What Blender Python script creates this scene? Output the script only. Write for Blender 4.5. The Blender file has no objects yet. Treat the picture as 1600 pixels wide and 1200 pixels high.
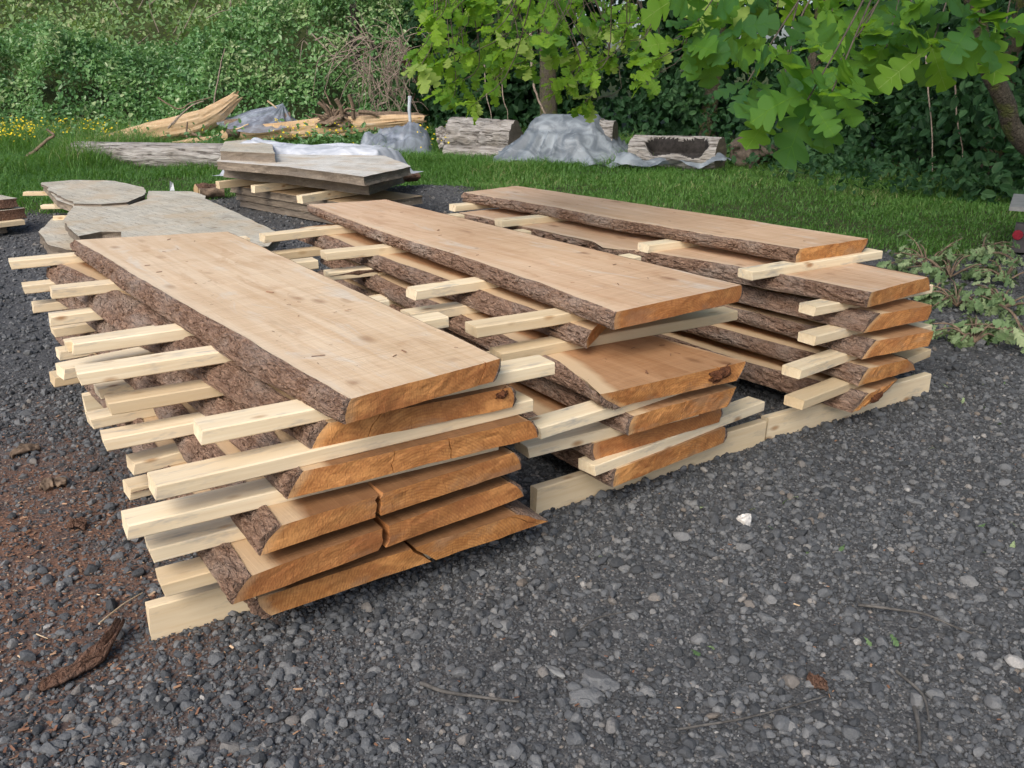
SUN, SKY, SUNE, SUNA, EXPO = (-.32, -.66, .66), .145, 1.3, 36.0, 0.68
import bpy, math, random
import numpy as np
R = math.radians
rng = np.random.default_rng(7); random.seed(7)
for blk in (bpy.data.objects, bpy.data.meshes): 
    for x in list(blk): blk.remove(x)
SC = bpy.context.scene; COL = SC.collection
# ------------------------------------------------------------------ camera geometry
F, YH, H = 1400.0, 100.0, 1.5            # focal length in photo pixels, horizon row, eye height (m)
PIT = math.atan((600-YH)/F); CP, SP = math.cos(PIT), math.sin(PIT)
TH = math.atan2(.793, 1.062)             # heading of the timber stacks
E1 = np.array([math.cos(TH), math.sin(TH)]); E2 = np.array([-math.sin(TH), math.cos(TH)])
def ray(u, v):
    x = (u-800)/F; z = (600-v)/F
    return np.array([x, CP+SP*z, -SP+CP*z])
def at(u, v, z=0.0):                      # ground-plan point at height z
    r = ray(u, v); t = (z-H)/r[2]; return np.array([t*r[0], t*r[1], z])
def atY(u, v, Y):
    r = ray(u, v); t = Y/r[1]; return np.array([t*r[0], Y, H+t*r[2]])
def ab(u, v, z):
    p = at(u, v, z)[:2]; return np.array([p@E1, p@E2])
def W(a, b, z=0.0):
    p = a*E1+b*E2; return np.array([p[0], p[1], z])
# ------------------------------------------------------------------ noise
def _h(ix, iy, iz):
    n = (ix.astype(np.int64)*374761393 + iy.astype(np.int64)*668265263 + iz.astype(np.int64)*2147483647) & 0xffffffff
    n = ((n ^ (n >> 13))*1274126177) & 0xffffffff
    n = ((n ^ (n >> 16))*2246822519) & 0xffffffff
    return ((n ^ (n >> 15)) & 0xffff)/32767.5-1.0
def vn(P):
    P = np.asarray(P, float); i = np.floor(P); f = P-i; u = f*f*(3-2*f); i = i.astype(np.int64)
    x, y, z = i[..., 0], i[..., 1], i[..., 2]; ux, uy, uz = u[..., 0], u[..., 1], u[..., 2]
    def L(a, b, t): return a+(b-a)*t
    return L(L(L(_h(x, y, z), _h(x+1, y, z), ux), L(_h(x, y+1, z), _h(x+1, y+1, z), ux), uy),
             L(L(_h(x, y, z+1), _h(x+1, y, z+1), ux), L(_h(x, y+1, z+1), _h(x+1, y+1, z+1), ux), uy), uz)
def fbm(P, o=3):
    P = np.asarray(P, float); s = 0; a = 1.0
    for k in range(o): s = s+a*vn(P*2.0**k+17.3*k); a *= .5
    return s
def sstep(a, b, x):
    t = np.clip((x-a)/(b-a), 0, 1); return t*t*(3-2*t)
# ------------------------------------------------------------------ mesh building
def mk(name, V, faces, mats=(), parent=None, smooth=False, mi=None, fa=None, va=None, loc=None, rz=0.0, link=True):
    me = bpy.data.meshes.new(name); V = np.asarray(V, np.float32).reshape(-1, 3)
    if isinstance(faces, np.ndarray): faces = [faces]
    me.vertices.add(len(V)); me.vertices.foreach_set('co', V.ravel())
    loops, st, off = [], [], 0
    for f in faces:
        f = np.asarray(f, np.int32)
        if f.ndim == 1: f = f[None]
        m, k = f.shape
        loops.append(f.ravel()); st.append(off+np.arange(m)*k); off += m*k
    loops = np.concatenate(loops); st = np.concatenate(st)
    me.loops.add(len(loops)); me.loops.foreach_set('vertex_index', loops.astype(np.int32))
    me.polygons.add(len(st)); me.polygons.foreach_set('loop_start', st.astype(np.int32))
    for m in (mats if isinstance(mats, (list, tuple)) else [mats]): me.materials.append(m)
    if mi is not None: me.polygons.foreach_set('material_index', np.asarray(mi, np.int32))
    me.update(calc_edges=True)
    me.polygons.foreach_set('use_smooth', np.full(len(st), bool(smooth)))
    for dom, dd in (('FACE', fa), ('POINT', va)):
        for k, a in (dd or {}).items():
            at_ = me.attributes.new(k, 'FLOAT', dom); at_.data.foreach_set('value', np.asarray(a, np.float32))
    o = bpy.data.objects.new(name, me)
    if link: COL.objects.link(o)
    if parent is not None: o.parent = parent
    if loc is not None: o.location = [float(c) for c in loc]
    o.rotation_euler[2] = rz
    return o
def T(o, label, cat=None, group=None, kind=None):
    o['label'] = label
    if cat: o['category'] = cat
    if group: o['group'] = group
    o['kind'] = kind or 'thing'
    return o
def thing(name, label, cat, loc=(0, 0, 0), rz=0.0, group=None):
    o = bpy.data.objects.new(name, None); COL.objects.link(o)
    o.location = [float(c) for c in loc]; o.rotation_euler[2] = rz; o.empty_display_size = .1
    return T(o, label, cat, group)
class MB:
    def __init__(s): s.V = []; s.F = {}; s.M = {}; s.n = 0
    def add(s, V, F, m=0):
        V = np.asarray(V, float).reshape(-1, 3)
        for f in (F if isinstance(F, list) else [F]):
            f = np.asarray(f)
            if f.ndim == 1: f = f[None]
            s.F.setdefault(f.shape[1], []).append(f+s.n); s.M.setdefault(f.shape[1], []).append(np.full(len(f), m))
        s.V.append(V); s.n += len(V)
    def build(s, name, mats, parent=None, smooth=False, **k):
        ks = list(s.F)
        return mk(name, np.concatenate(s.V), [np.concatenate(s.F[q]) for q in ks], mats, parent, smooth,
                  mi=np.concatenate([np.concatenate(s.M[q]) for q in ks]), **k)
def gridf(n, m, closed=False):            # quads over an n x m vertex grid (row major); closed wraps m
    i = np.arange(n-1)[:, None]; mm = m if closed else m-1; j = np.arange(mm)[None]
    j2 = (j+1) % m
    return np.stack([i*m+j, i*m+j2, (i+1)*m+j2, (i+1)*m+j], -1).reshape(-1, 4)
def frames(P):
    P = np.asarray(P, float); t = np.gradient(P, axis=0); t /= np.linalg.norm(t, axis=1)[:, None]+1e-9
    ref = np.array([0, 0, 1.0]) if abs(t[:, 2]).mean() < .8 else np.array([1.0, 0, 0])
    n = np.cross(ref, t); n /= np.linalg.norm(n, axis=1)[:, None]+1e-9
    return t, n, np.cross(t, n)
def spline(P, n):
    P = np.asarray(P, float); k = len(P); out = []
    Q = np.vstack([2*P[0]-P[1], P, 2*P[-1]-P[-2]])
    for x in np.linspace(0, k-1, n):
        i = min(int(x), k-2); t = x-i; p0, p1, p2, p3 = Q[i], Q[i+1], Q[i+2], Q[i+3]
        out.append(.5*((2*p1)+(p2-p0)*t+(2*p0-5*p1+4*p2-p3)*t*t+(3*p1-p0-3*p2+p3)*t**3))
    return np.array(out)
def tube(mb, P, r, k=8, m=0, disp=None, cap=True, mcap=None):
    P = np.asarray(P, float); n = len(P); r = np.broadcast_to(np.asarray(r, float), (n,))
    t, nn, bb = frames(P); an = np.arange(k)*2*math.pi/k
    rr = np.repeat(r[:, None], k, 1)
    if disp is not None: rr = rr*disp(np.linspace(0, 1, n)[:, None]+0*an[None], an[None]+0*r[:, None])
    V = P[:, None]+rr[..., None]*(np.cos(an)[None, :, None]*nn[:, None]+np.sin(an)[None, :, None]*bb[:, None])
    F = [gridf(n, k, True)]
    mb.add(V.reshape(-1, 3), F, m)
    if cap:
        for e, i in ((0, 0), (1, n-1)):
            ring = V[i]; c = ring.mean(0)
            VV = np.vstack([ring, c+(ring-c)*.5, c]); q = np.arange(k); q2 = (q+1) % k
            f4 = np.stack([q, q2, q2+k, q+k], 1); f3 = np.stack([q+k, q2+k, q*0+2*k], 1)
            if e == 0: f4 = f4[:, ::-1]; f3 = f3[:, ::-1]
            mb.add(VV, [f4, f3], m if mcap is None else mcap)
def box(mb, c, s, m=0, rz=0.0, ch=0.0):
    x, y, z = [q/2 for q in s]; c_, s_ = math.cos(rz), math.sin(rz)
    if ch <= 0:
        V = np.array([(i*x, j*y, k*z) for i in (-1, 1) for j in (-1, 1) for k in (-1, 1)])
        Fq = np.array([(0, 1, 3, 2), (4, 6, 7, 5), (0, 4, 5, 1), (2, 3, 7, 6), (0, 2, 6, 4), (1, 5, 7, 3)])
        V = np.stack([V[:, 0]*c_-V[:, 1]*s_, V[:, 0]*s_+V[:, 1]*c_, V[:, 2]], 1)+np.array(c)
        mb.add(V, Fq, m)
# ------------------------------------------------------------------ node helpers
class NT:
    def __init__(s, name, tree=None):
        s.mat = bpy.data.materials.new(name); s.mat.use_nodes = True; s.t = s.mat.node_tree; s.t.nodes.clear()
        s.out = s.t.nodes.new('ShaderNodeOutputMaterial')
    def n(s, ty, **k):
        nd = s.t.nodes.new('ShaderNode'+ty)
        for a, v in k.items():
            if a[0] == '_': setattr(nd, a[1:], v)
            else: s.put(nd, a, v)
        return nd
    def put(s, nd, key, v):
        i = nd.inputs[int(key[1:])] if key[0] == 'i' and key[1:].isdigit() else nd.inputs[key.replace('_', ' ')]
        if isinstance(v, bpy.types.Node): v = v.outputs[0]
        if isinstance(v, bpy.types.NodeSocket): s.t.links.new(v, i)
        else: i.default_value = v
    def mix(s, f, a, b, mode='MIX'):
        nd = s.n('MixRGB', _blend_type=mode); s.put(nd, 'i0', f)
        for k, v in (('i1', a), ('i2', b)): s.put(nd, k, v if not isinstance(v, tuple) else (*v[:3], 1))
        return nd
    def math(s, op, a, b=0.0, c=None):
        nd = s.n('Math', _operation=op); s.put(nd, 'i0', a); s.put(nd, 'i1', b)
        if c is not None: s.put(nd, 'i2', c)
        return nd
    def ramp(s, f, stops, interp='LINEAR'):
        nd = s.n('ValToRGB'); s.put(nd, 'i0', f); r = nd.color_ramp; r.interpolation = interp
        while len(r.elements) > 1: r.elements.remove(r.elements[-1])
        r.elements[0].position = stops[0][0]; r.elements[0].color = (*c3(stops[0][1]), 1)
        for p, c in stops[1:]: e = r.elements.new(p); e.color = (*c3(c), 1)
        return nd
    def noise(s, vec, scale, det=3, rough=.55, dist=0.0):
        nd = s.n('TexNoise', Scale=scale, Detail=det, Roughness=rough, Distortion=dist)
        if vec is not None: s.put(nd, 'Vector', vec)
        return nd
    def mapv(s, vec, sc=(1, 1, 1), loc=(0, 0, 0), rot=(0, 0, 0)):
        nd = s.n('Mapping'); s.put(nd, 'Vector', vec); s.put(nd, 'Scale', sc); s.put(nd, 'Location', loc); s.put(nd, 'Rotation', rot); return nd
    def bump(s, h, dist, strength=1.0, nrm=None):
        nd = s.n('Bump', Strength=strength, Distance=dist); s.put(nd, 'Height', h)
        if nrm is not None: s.put(nd, 'Normal', nrm)
        return nd
    def bsdf(s, col, rough=.7, nrm=None, spec=.3, **k):
        nd = s.n('BsdfPrincipled'); s.put(nd, 'Base Color', col if not isinstance(col, tuple) else (*col[:3], 1)); s.put(nd, 'Roughness', rough)
        s.put(nd, 'Specular IOR Level', spec)
        if nrm is not None: s.put(nd, 'Normal', nrm)
        for a, v in k.items(): s.put(nd, a.replace('_', ' '), v)
        return nd
    def done(s, sh, disp=None):
        s.t.links.new(sh.outputs[0], s.out.inputs['Surface']); return s.mat
def c3(c): return c if isinstance(c, (tuple, list)) else (c, c, c)
def obj(n): return n.n('TexCoord').outputs['Object']
def attr(n, name): return n.n('Attribute', _attribute_name=name).outputs['Fac']
def oinfo(n): return n.n('ObjectInfo').outputs['Random']
# ------------------------------------------------------------------ materials
def wood_top(name, c0, c1, sap, grey=0.0, sapw=.0):
    n = NT(name); o = obj(n); rd = oinfo(n)
    sh = n.n('VectorMath', _operation='ADD'); n.put(sh, 'i0', o); cx = n.n('CombineXYZ'); n.put(cx, 'i0', n.math('MULTIPLY', rd, 37.0)); n.put(cx, 'i1', n.math('MULTIPLY', rd, 91.0)); n.put(sh, 'i1', cx)
    v = sh.outputs[0]
    grain = n.noise(n.mapv(v, (26, 1.1, 26)), 1.0, 5, .6, .6)
    fine = n.noise(n.mapv(v, (160, 4, 160)), 1.0, 3, .6)
    big = n.noise(n.mapv(v, (3.0, 1.3, 3)), 1.0, 3)
    saw = n.noise(n.mapv(v, (2.6, 125, 2), rot=(0, 0, .05)), 1.0, 3, .65)
    saw2 = n.noise(n.mapv(v, (1.2, 60, 2), rot=(0, 0, .07)), 1.0, 2, .5)
    col = n.mix(n.ramp(grain.outputs[0], [(.3, 0), (.7, 1)]), c0, c1)
    col = n.mix(n.math('MULTIPLY', n.ramp(big.outputs[0], [(.42, 0), (.66, 1)]), .5), col, tuple(x*y for x, y in zip(c1, (.80, .74, .66))))
    sm = n.noise(n.mapv(v, (9, 2.6, 9), (4, 7, 1)), 1.0, 5, .62, .8); col = n.mix(n.ramp(sm.outputs[0], [(.55, 0), (.65, .42), (.8, .6)]), col, tuple(x*y for x, y in zip(c1, (.72, .60, .48)))); col = n.mix(n.ramp(sm.outputs[0], [(.30, .45), (.42, 0)]), col, (.60, .60, .55) if not sapw else c0)
    col = n.mix(n.math('MULTIPLY', n.ramp(fine.outputs[0], [(.52, 0), (.75, 1)]), .25), col, tuple(x*.55 for x in c1))
    col = n.mix(n.math('MULTIPLY', n.math('MULTIPLY', n.ramp(saw.outputs[0], [(.5, 0), (.68, 1)]), n.ramp(n.noise(n.mapv(v, (2, 2.4, 2), (5, 5, 5)), 1.0, 2).outputs[0], [(.38, .3), (.6, 1)])), .62), col, tuple(x*y for x, y in zip(c0, (.60, .52, .44))))
    col = n.mix(n.math('MULTIPLY', n.ramp(saw2.outputs[0], [(.45, 0), (.8, 1)]), .22), col, tuple(min(1, x*1.25) for x in c0))
    # knots and flecks
    vo = n.n('TexVoronoi', Scale=1.0); n.put(vo, 'Vector', n.mapv(v, (7, 3.2, 7)))
    kn = n.ramp(vo.outputs['Distance'], [(.04, 1), (.20, .0)])
    col = n.mix(n.math('MULTIPLY', kn, n.ramp(n.noise(v, 5.0, 2).outputs[0], [(.44, 0), (.52, .85)])), col, tuple(x*y for x, y in zip(c1, (.46, .36, .30))))
    e = attr(n, 'edge')
    wob = n.math('ADD', e, n.math('MULTIPLY', n.math('SUBTRACT', n.noise(n.mapv(v, (8, 5, 8)), 1.0, 2).outputs[0], .5), .05))
    col = n.mix(n.math('MULTIPLY', n.ramp(wob, [(.02+sapw, 1), (.055+sapw, 0)]), .85 if sapw else .4), col, sap)
    sp = n.n('TexVoronoi', Scale=1.0); n.put(sp, 'Vector', n.mapv(v, (55, 22, 55)))
    col = n.mix(n.math('MULTIPLY', n.ramp(sp.outputs['Distance'], [(.05, 1), (.10, 0)]), n.ramp(n.noise(v, 9.0, 3).outputs[0], [(.52, 0), (.62, .85)])), col, tuple(x*.3 for x in c1))
    if grey:
        ck = n.noise(n.mapv(v, (30, 1.6, 30), (3, 1, 2)), 1.0, 4, .6, 1.0); col = n.mix(n.ramp(ck.outputs[0], [(.483, 0), (.5, grey), (.517, 0)]), col, (.05, .045, .04))
        st = n.noise(n.mapv(v, (2.5, 2.5, 2.5), (8, 1, 2)), 1.0, 5, .65); col = n.mix(n.ramp(st.outputs[0], [(.50, 0), (.64, .6)]), col, (.45, .345, .22)); col = n.mix(n.ramp(st.outputs[0], [(.35, .5), (.45, 0)]), col, (.30, .285, .24))
    h = n.math('ADD', n.math('MULTIPLY', saw.outputs[0], .7), n.math('MULTIPLY', fine.outputs[0], .3))
    return n.done(n.bsdf(col.outputs[0], .62, n.bump(h, .005, .7), .3))
def wood_end(name, c0, c1, dark, sap, gc=(.30, .19, .11), rc=(.34, .115, .045)):
    n = NT(name); o = obj(n); rd = oinfo(n)
    lo = n.n('CombineXYZ'); n.put(lo, 'i0', n.math('MULTIPLY', n.math('SUBTRACT', rd, .5), .35)); n.put(lo, 'i1', n.math('MULTIPLY', rd, 55.0)); n.put(lo, 'i2', n.math('ADD', .10, n.math('MULTIPLY', rd, .16)))
    ad = n.n('VectorMath', _operation='ADD'); n.put(ad, 'i0', o); n.put(ad, 'i1', lo); v = ad.outputs[0]
    flat = n.mapv(v, (1, 0.0, 1))
    wv = n.n('TexWave', _wave_type='RINGS', _rings_direction='Y', Scale=34.0, Distortion=3.5, Detail=4.0); n.put(wv, 'Detail Scale', 1.2); n.put(wv, 'Vector', flat)
    nz = n.noise(n.mapv(v, (9, 3, 22)), 1.0, 4, .6, .4); big = n.noise(n.mapv(v, (5, 1, 9)), 1.0, 2)
    strk = n.noise(n.mapv(v, (300, 2, 40), rot=(0, .45, 0)), 1.0, 4, .65); mott = n.noise(n.mapv(v, (55, 3, 65)), 1.0, 5, .7, .3)
    col = n.mix(n.ramp(nz.outputs[0], [(.3, 0), (.7, 1)]), c0, c1)
    col = n.mix(n.math('MULTIPLY', n.ramp(wv.outputs[1], [(.3, 0), (.9, 1)]), .38), col, dark)
    col = n.mix(n.math('MULTIPLY', n.ramp(big.outputs[0], [(.47, 0), (.66, 1)]), .55), col, dark)
    col = n.mix(n.math('MULTIPLY', n.ramp(strk.outputs[0], [(.56, 0), (.75, 1)]), .22), col, tuple(min(1, x*1.5) for x in c0))
    col = n.mix(n.math('MULTIPLY', n.ramp(mott.outputs[0], [(.45, 0), (.7, 1)]), .55), col, tuple(x*.55 for x in c1)); col = n.mix(n.math('MULTIPLY', n.ramp(mott.outputs[0], [(.28, 1), (.45, 0)]), .4), col, tuple(min(1, x*1.35) for x in c0))
    e = attr(n, 'edge')
    col = n.mix(n.math('MULTIPLY', n.ramp(n.math('ADD', e, n.math('MULTIPLY', n.math('SUBTRACT', nz.outputs[0], .5), .03)), [(.012, 1), (.035, 0)]), .5), col, sap)
    gp = n.noise(n.mapv(v, (4, 1, 12), (9, 2, 4)), 1.0, 5, .65); col = n.mix(n.ramp(gp.outputs[0], [(.53, 0), (.64, .55)]), col, gc); col = n.mix(n.ramp(gp.outputs[0], [(.33, .5), (.43, 0)]), col, tuple(min(1, x*1.45) for x in c0))
    hc = n.noise(n.mapv(v, (26, 1, 5), (2, 2, 9), (0, .35, 0)), 1.0, 3, .6, .4); col = n.mix(n.ramp(hc.outputs[0], [(.494, 0), (.5, .55), (.506, 0)]), col, tuple(x*.35 for x in dark))
    col = n.mix(n.ramp(rd, [(.0, 0), (.4, .02), (1, .36)]), col, rc)
    h = n.math('ADD', strk.outputs[0], n.math('MULTIPLY', nz.outputs[0], .6))
    return n.done(n.bsdf(col.outputs[0], .62, n.bump(n.math('ADD', h, n.math('MULTIPLY', mott.outputs[0], .5)), .003, .7), .25))
def bark_mat(name, a, b, c, sc=1.0, moss=None):
    n = NT(name); o = obj(n); g = n.n('NewGeometry')
    pl = n.noise(n.mapv(o, (75*sc, 17*sc, 75*sc)), 1.0, 5, .7, 1.2); bg = n.noise(n.mapv(o, (9*sc, 4*sc, 9*sc)), 1.0, 4); fi = n.noise(o, 260*sc, 3, .7)
    vo = n.n('TexVoronoi', _feature='DISTANCE_TO_EDGE', Scale=1.0); wv = n.n('VectorMath', _operation='ADD'); n.put(wv, 'i0', n.mapv(o, (48*sc, 9*sc, 48*sc))); n.put(wv, 'i1', n.mapv(n.n('TexNoise', Vector=o, Scale=26*sc, Detail=3).outputs['Color'], (1.6, 1.6, 1.6))); n.put(vo, 'Vector', wv)
    fis = n.ramp(vo.outputs[0], [(0, 0), (.16, 1)])
    col = n.mix(n.ramp(pl.outputs[0], [(.34, 0), (.62, 1)]), a, b)
    col = n.mix(n.math('MULTIPLY', n.ramp(bg.outputs[0], [(.45, 0), (.68, 1)]), .75), col, c)
    col = n.mix(n.math('MULTIPLY', n.ramp(fi.outputs[0], [(.4, 1), (.7, 0)]), .35), col, tuple(x*.5 for x in a))
    if moss: col = n.mix(n.math('MULTIPLY', n.ramp(n.noise(o, 9, 4).outputs[0], [(.5, 0), (.62, 1)]), .85), col, moss)
    h = n.math('ADD', n.math('ADD', n.math('MULTIPLY', pl.outputs[0], 1.1), n.math('MULTIPLY', fi.outputs[0], .4)), n.math('MULTIPLY', fis, .45))
    return n.done(n.bsdf(col.outputs[0], .88, n.bump(h, .016/sc, 1.0), .2))
def lumber(name, c0, c1, knotc):
    n = NT(name); o = obj(n); rd = oinfo(n)
    ad = n.n('VectorMath', _operation='ADD'); n.put(ad, 'i0', o); cx = n.n('CombineXYZ'); n.put(cx, 'i0', n.math('MULTIPLY', rd, 63.0)); n.put(cx, 'i2', n.math('MULTIPLY', rd, 17.0)); n.put(ad, 'i1', cx); v = ad.outputs[0]
    g = n.noise(n.mapv(v, (2.2, 60, 60)), 1.0, 4, .6, .5); big = n.noise(n.mapv(v, (2.5, 9, 9)), 1.0, 3); st = n.noise(n.mapv(v, (5, 22, 22)), 1.0, 4, .7)
    col = n.mix(n.ramp(g.outputs[0], [(.32, 0), (.7, 1)]), c0, c1)
    col = n.mix(n.math('MULTIPLY', n.ramp(big.outputs[0], [(.5, 0), (.7, 1)]), .4), col, tuple(x*.72 for x in c1))
    col = n.mix(n.math('MULTIPLY', n.ramp(st.outputs[0], [(.54, 0), (.68, 1)]), .6), col, (.30, .29, .27))
    vo = n.n('TexVoronoi', Scale=1.0); n.put(vo, 'Vector', n.mapv(v, (6, 13, 13)))
    col = n.mix(n.math('MULTIPLY', n.ramp(vo.outputs['Distance'], [(.07, 1), (.2, 0)]), .85), col, knotc)
    col = n.mix(n.ramp(rd, [(.0, .0), (.4, .04), (.75, .3), (1, .75)]), col, (.50, .37, .21))
    return n.done(n.bsdf(col.outputs[0], .68, n.bump(g.outputs[0], .002, .5), .25))
def leaf_mat(name, stops, trans=.4, tcol=(.30, .46, .04), rough=.5, sp=.3):
    n = NT(name); r = attr(n, 'rnd'); col = n.ramp(r, stops)
    b = n.bsdf(col.outputs[0], rough, None, sp); tr = n.n('BsdfTranslucent'); n.put(tr, 'Color', n.mix(.75, col, tcol))
    m = n.n('MixShader'); n.put(m, 'i0', trans); n.put(m, 'i1', b); n.put(m, 'i2', tr)
    return n.done(m)
def plain(name, col, rough=.7, var=.25, sc=30, bump=.002, spec=.3, metal=0.0):
    n = NT(name); o = obj(n); z = n.noise(o, sc, 4, .6)
    c = n.mix(n.ramp(z.outputs[0], [(.35, 0), (.68, 1)]), tuple(x*(1-var) for x in col), tuple(min(1, x*(1+var)) for x in col))
    b = n.bsdf(c.outputs[0], rough, n.bump(z.outputs[0], bump, .6), spec); n.put(b, 'Metallic', metal)
    return n.done(b)
M = {}
M['top'] = wood_top('sawn_wood', (.69, .55, .385), (.57, .405, .25), (.70, .58, .42))
M['top2'] = wood_top('sawn_wood_pink', (.65, .475, .325), (.53, .345, .215), (.67, .54, .39))
M['top3'] = wood_top('sawn_wood_brown', (.27, .140, .064), (.195, .095, .040), (.56, .41, .25), 0, .03)
M['top4'] = wood_top('sawn_wood_tan', (.43, .25, .13), (.32, .17, .08), (.60, .45, .28), 0, .03)
M['end'] = wood_end('end_grain', (.55, .275, .092), (.41, .172, .050), (.23, .078, .026), (.58, .40, .21))
M['bark'] = bark_mat('bark', (.14, .074, .046), (.46, .305, .215), (.46, .375, .31))
M['bark2'] = bark_mat('grey_bark', (.10, .085, .075), (.26, .235, .215), (.19, .16, .14), .45)
M['mossy'] = bark_mat('mossy_bark', (.07, .055, .04), (.17, .15, .11), (.13, .12, .09), .6, (.11, .13, .035))
M['batten'] = lumber('batten_wood', (.80, .69, .49), (.70, .56, .36), (.33, .17, .07))
M['greywood'] = wood_top('weathered_wood', (.58, .55, .455), (.43, .395, .31), (.50, .46, .36), .9)
M['greyend'] = wood_end('weathered_end', (.27, .225, .17), (.165, .13, .095), (.08, .062, .046), (.27, .23, .18), (.16, .14, .115), (.15, .13, .11))
M['palewood'] = wood_top('bleached_wood', (.70, .69, .64), (.55, .53, .47), (.60, .57, .48), .8)
M['rawwood'] = wood_top('split_wood', (.56, .43, .27), (.42, .28, .15), (.58, .46, .30))
M['dead'] = plain('dead_wood', (.16, .115, .08), .85, .4, 25, .006)
M['twig'] = plain('dead_twig', (.25, .20, .16), .85, .35, 25, .004)
M['graylog'] = bark_mat('weathered_log', (.16, .14, .13), (.36, .33, .31), (.27, .24, .22), .35)
M['dusty'] = plain('dusty_twig', (.085, .08, .073), .9, .45, 40)
M['limb'] = plain('oak_twig', (.075, .06, .045), .85, .3, 30)
def log_mat(name, a, b, c):
    n = NT(name); o = obj(n); rd = oinfo(n); cx = n.n('CombineXYZ'); n.put(cx, 'i0', n.math('MULTIPLY', rd, 40.0)); ad = n.n('VectorMath', _operation='ADD'); n.put(ad, 'i0', o); n.put(ad, 'i1', cx); v = ad.outputs[0]
    g = n.noise(n.mapv(v, (26, 2.4, 26)), 1.0, 5, .65, .7); f = n.noise(n.mapv(v, (80, 6, 80)), 1.0, 4, .65); p = n.noise(v, 3.5, 4, .6)
    col = n.mix(n.ramp(g.outputs[0], [(.36, 0), (.60, 1)]), a, b); col = n.mix(n.ramp(p.outputs[0], [(.46, 0), (.66, .75)]), col, c)
    ck = n.ramp(g.outputs[0], [(.40, 1), (.44, 0)]); col = n.mix(n.math('MULTIPLY', ck, .7), col, tuple(x*.4 for x in a)); col = n.mix(n.math('MULTIPLY', n.ramp(f.outputs[0], [(.5, 0), (.7, 1)]), .4), col, tuple(x*.5 for x in b))
    return n.done(n.bsdf(col.outputs[0], .85, n.bump(n.math('ADD', g.outputs[0], n.math('MULTIPLY', f.outputs[0], .4)), .05, .9), .2))
M['graylog'] = log_mat('weathered_log', (.13, .115, .10), (.40, .385, .36), (.27, .245, .21))
M['scarwood'] = bark_mat('torn_wood', (.07, .025, .014), (.30, .125, .055), (.19, .075, .035), 1.0)
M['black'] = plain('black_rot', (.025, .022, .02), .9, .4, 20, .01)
M['deck'] = plain('grey_deck', (.20, .205, .20), .7, .15, 15)
M['rust'] = plain('rusty_steel', (.17, .06, .035), .85, .4, 25)
M['steel'] = plain('pale_pipe', (.42, .46, .5), .45, .1, 20, .001, .5)
M['darkpaint'] = plain('dark_painted_steel', (.045, .042, .045), .5, .3, 12, .001, .4)
M['redlens'] = plain('red_lens', (.20, .012, .025), .25, .2, 60, .001, .6)
M['whiterock'] = plain('white_rock', (.62, .60, .56), .9, .3, 40, .006)
M['ink'] = plain('ink', (.06, .05, .05), .8, .1)
M['barkstrip'] = bark_mat('shed_bark', (.13, .065, .042), (.30, .18, .125), (.22, .155, .12), .8)
def stone_mat():
    n = NT('gravel_stone'); r = attr(n, 'rnd'); o = obj(n)
    col = n.ramp(r, [(0, (.038, .041, .044)), (.35, (.064, .068, .073)), (.70, (.095, .100, .105)), (.94, (.140, .142, .142)), (.985, (.125, .108, .092)), (1, (.26, .255, .245))])
    z = n.noise(o, 130, 4, .7); col = n.mix(n.math('MULTIPLY', n.ramp(z.outputs[0], [(.35, 0), (.7, 1)]), .5), col, n.mix(1.0, col, (1.7, 1.7, 1.65), 'MULTIPLY'))
    return n.done(n.bsdf(col.outputs[0], .88, n.bump(z.outputs[0], .004, .7), .25))
M['stone'] = stone_mat()
def ground_mat():
    n = NT('yard_ground'); o = obj(n); g = attr(n, 'grass'); d = attr(n, 'dust')
    v1 = n.n('TexVoronoi', Scale=110.0); n.put(v1, 'Vector', o); v2 = n.n('TexVoronoi', Scale=48.0); n.put(v2, 'Vector', o)
    z = n.noise(o, 3.0, 4, .6); z2 = n.noise(o, 300, 3, .7)
    c1 = n.n('SeparateColor'); n.put(c1, 'i0', v1.outputs['Color']); c2 = n.n('SeparateColor'); n.put(c2, 'i0', v2.outputs['Color'])
    gv = n.ramp(c1.outputs[0], [(0, (.036, .037, .039)), (.5, (.062, .064, .066)), (.9, (.115, .116, .116)), (1, (.2, .195, .19))])
    gv = n.mix(.45, gv, n.ramp(c2.outputs[0], [(0, (.044, .046, .049)), (.6, (.082, .085, .088)), (1, (.15, .147, .142))]))
    gv = n.mix(n.ramp(z.outputs[0], [(.42, 0), (.7, .55)]), gv, (.060, .058, .056))
    dn = n.noise(o, 7.0, 5, .65); du = n.math('MULTIPLY', d, n.ramp(dn.outputs[0], [(.30, 0), (.52, 1)]))
    gv = n.mix(n.math('MULTIPLY', du, .85), gv, n.ramp(z2.outputs[0], [(.3, (.10, .050, .032)), (.7, (.23, .125, .078))]))
    soil = n.ramp(n.noise(o, 9, 4).outputs[0], [(.35, (.030, .040, .014)), (.65, (.055, .075, .022))])
    col = n.mix(g, gv, soil)
    hh = n.math('ADD', n.math('MULTIPLY', v1.outputs['Distance'], -.6), n.math('MULTIPLY', v2.outputs['Distance'], -1.0))
    return n.done(n.bsdf(col.outputs[0], .92, n.bump(n.math('ADD', hh, n.math('MULTIPLY', z2.outputs[0], .5)), .006, .8), .2))
M['ground'] = ground_mat()
M['oak'] = leaf_mat('oak_leaf', [(0, (.024, .080, .034)), (.3, (.042, .125, .032)), (.6, (.085, .195, .026)), (.95, (.15, .27, .025)), (1, (.24, .33, .09))], .46, (.34, .62, .03), .6, .15)
M['bramble'] = leaf_mat('bramble_leaf', [(0, (.050, .125, .042)), (.5, (.100, .22, .072)), (.85, (.18, .32, .115)), (1, (.32, .40, .20))], .25, (.25, .5, .1), .38, .5)
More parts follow.
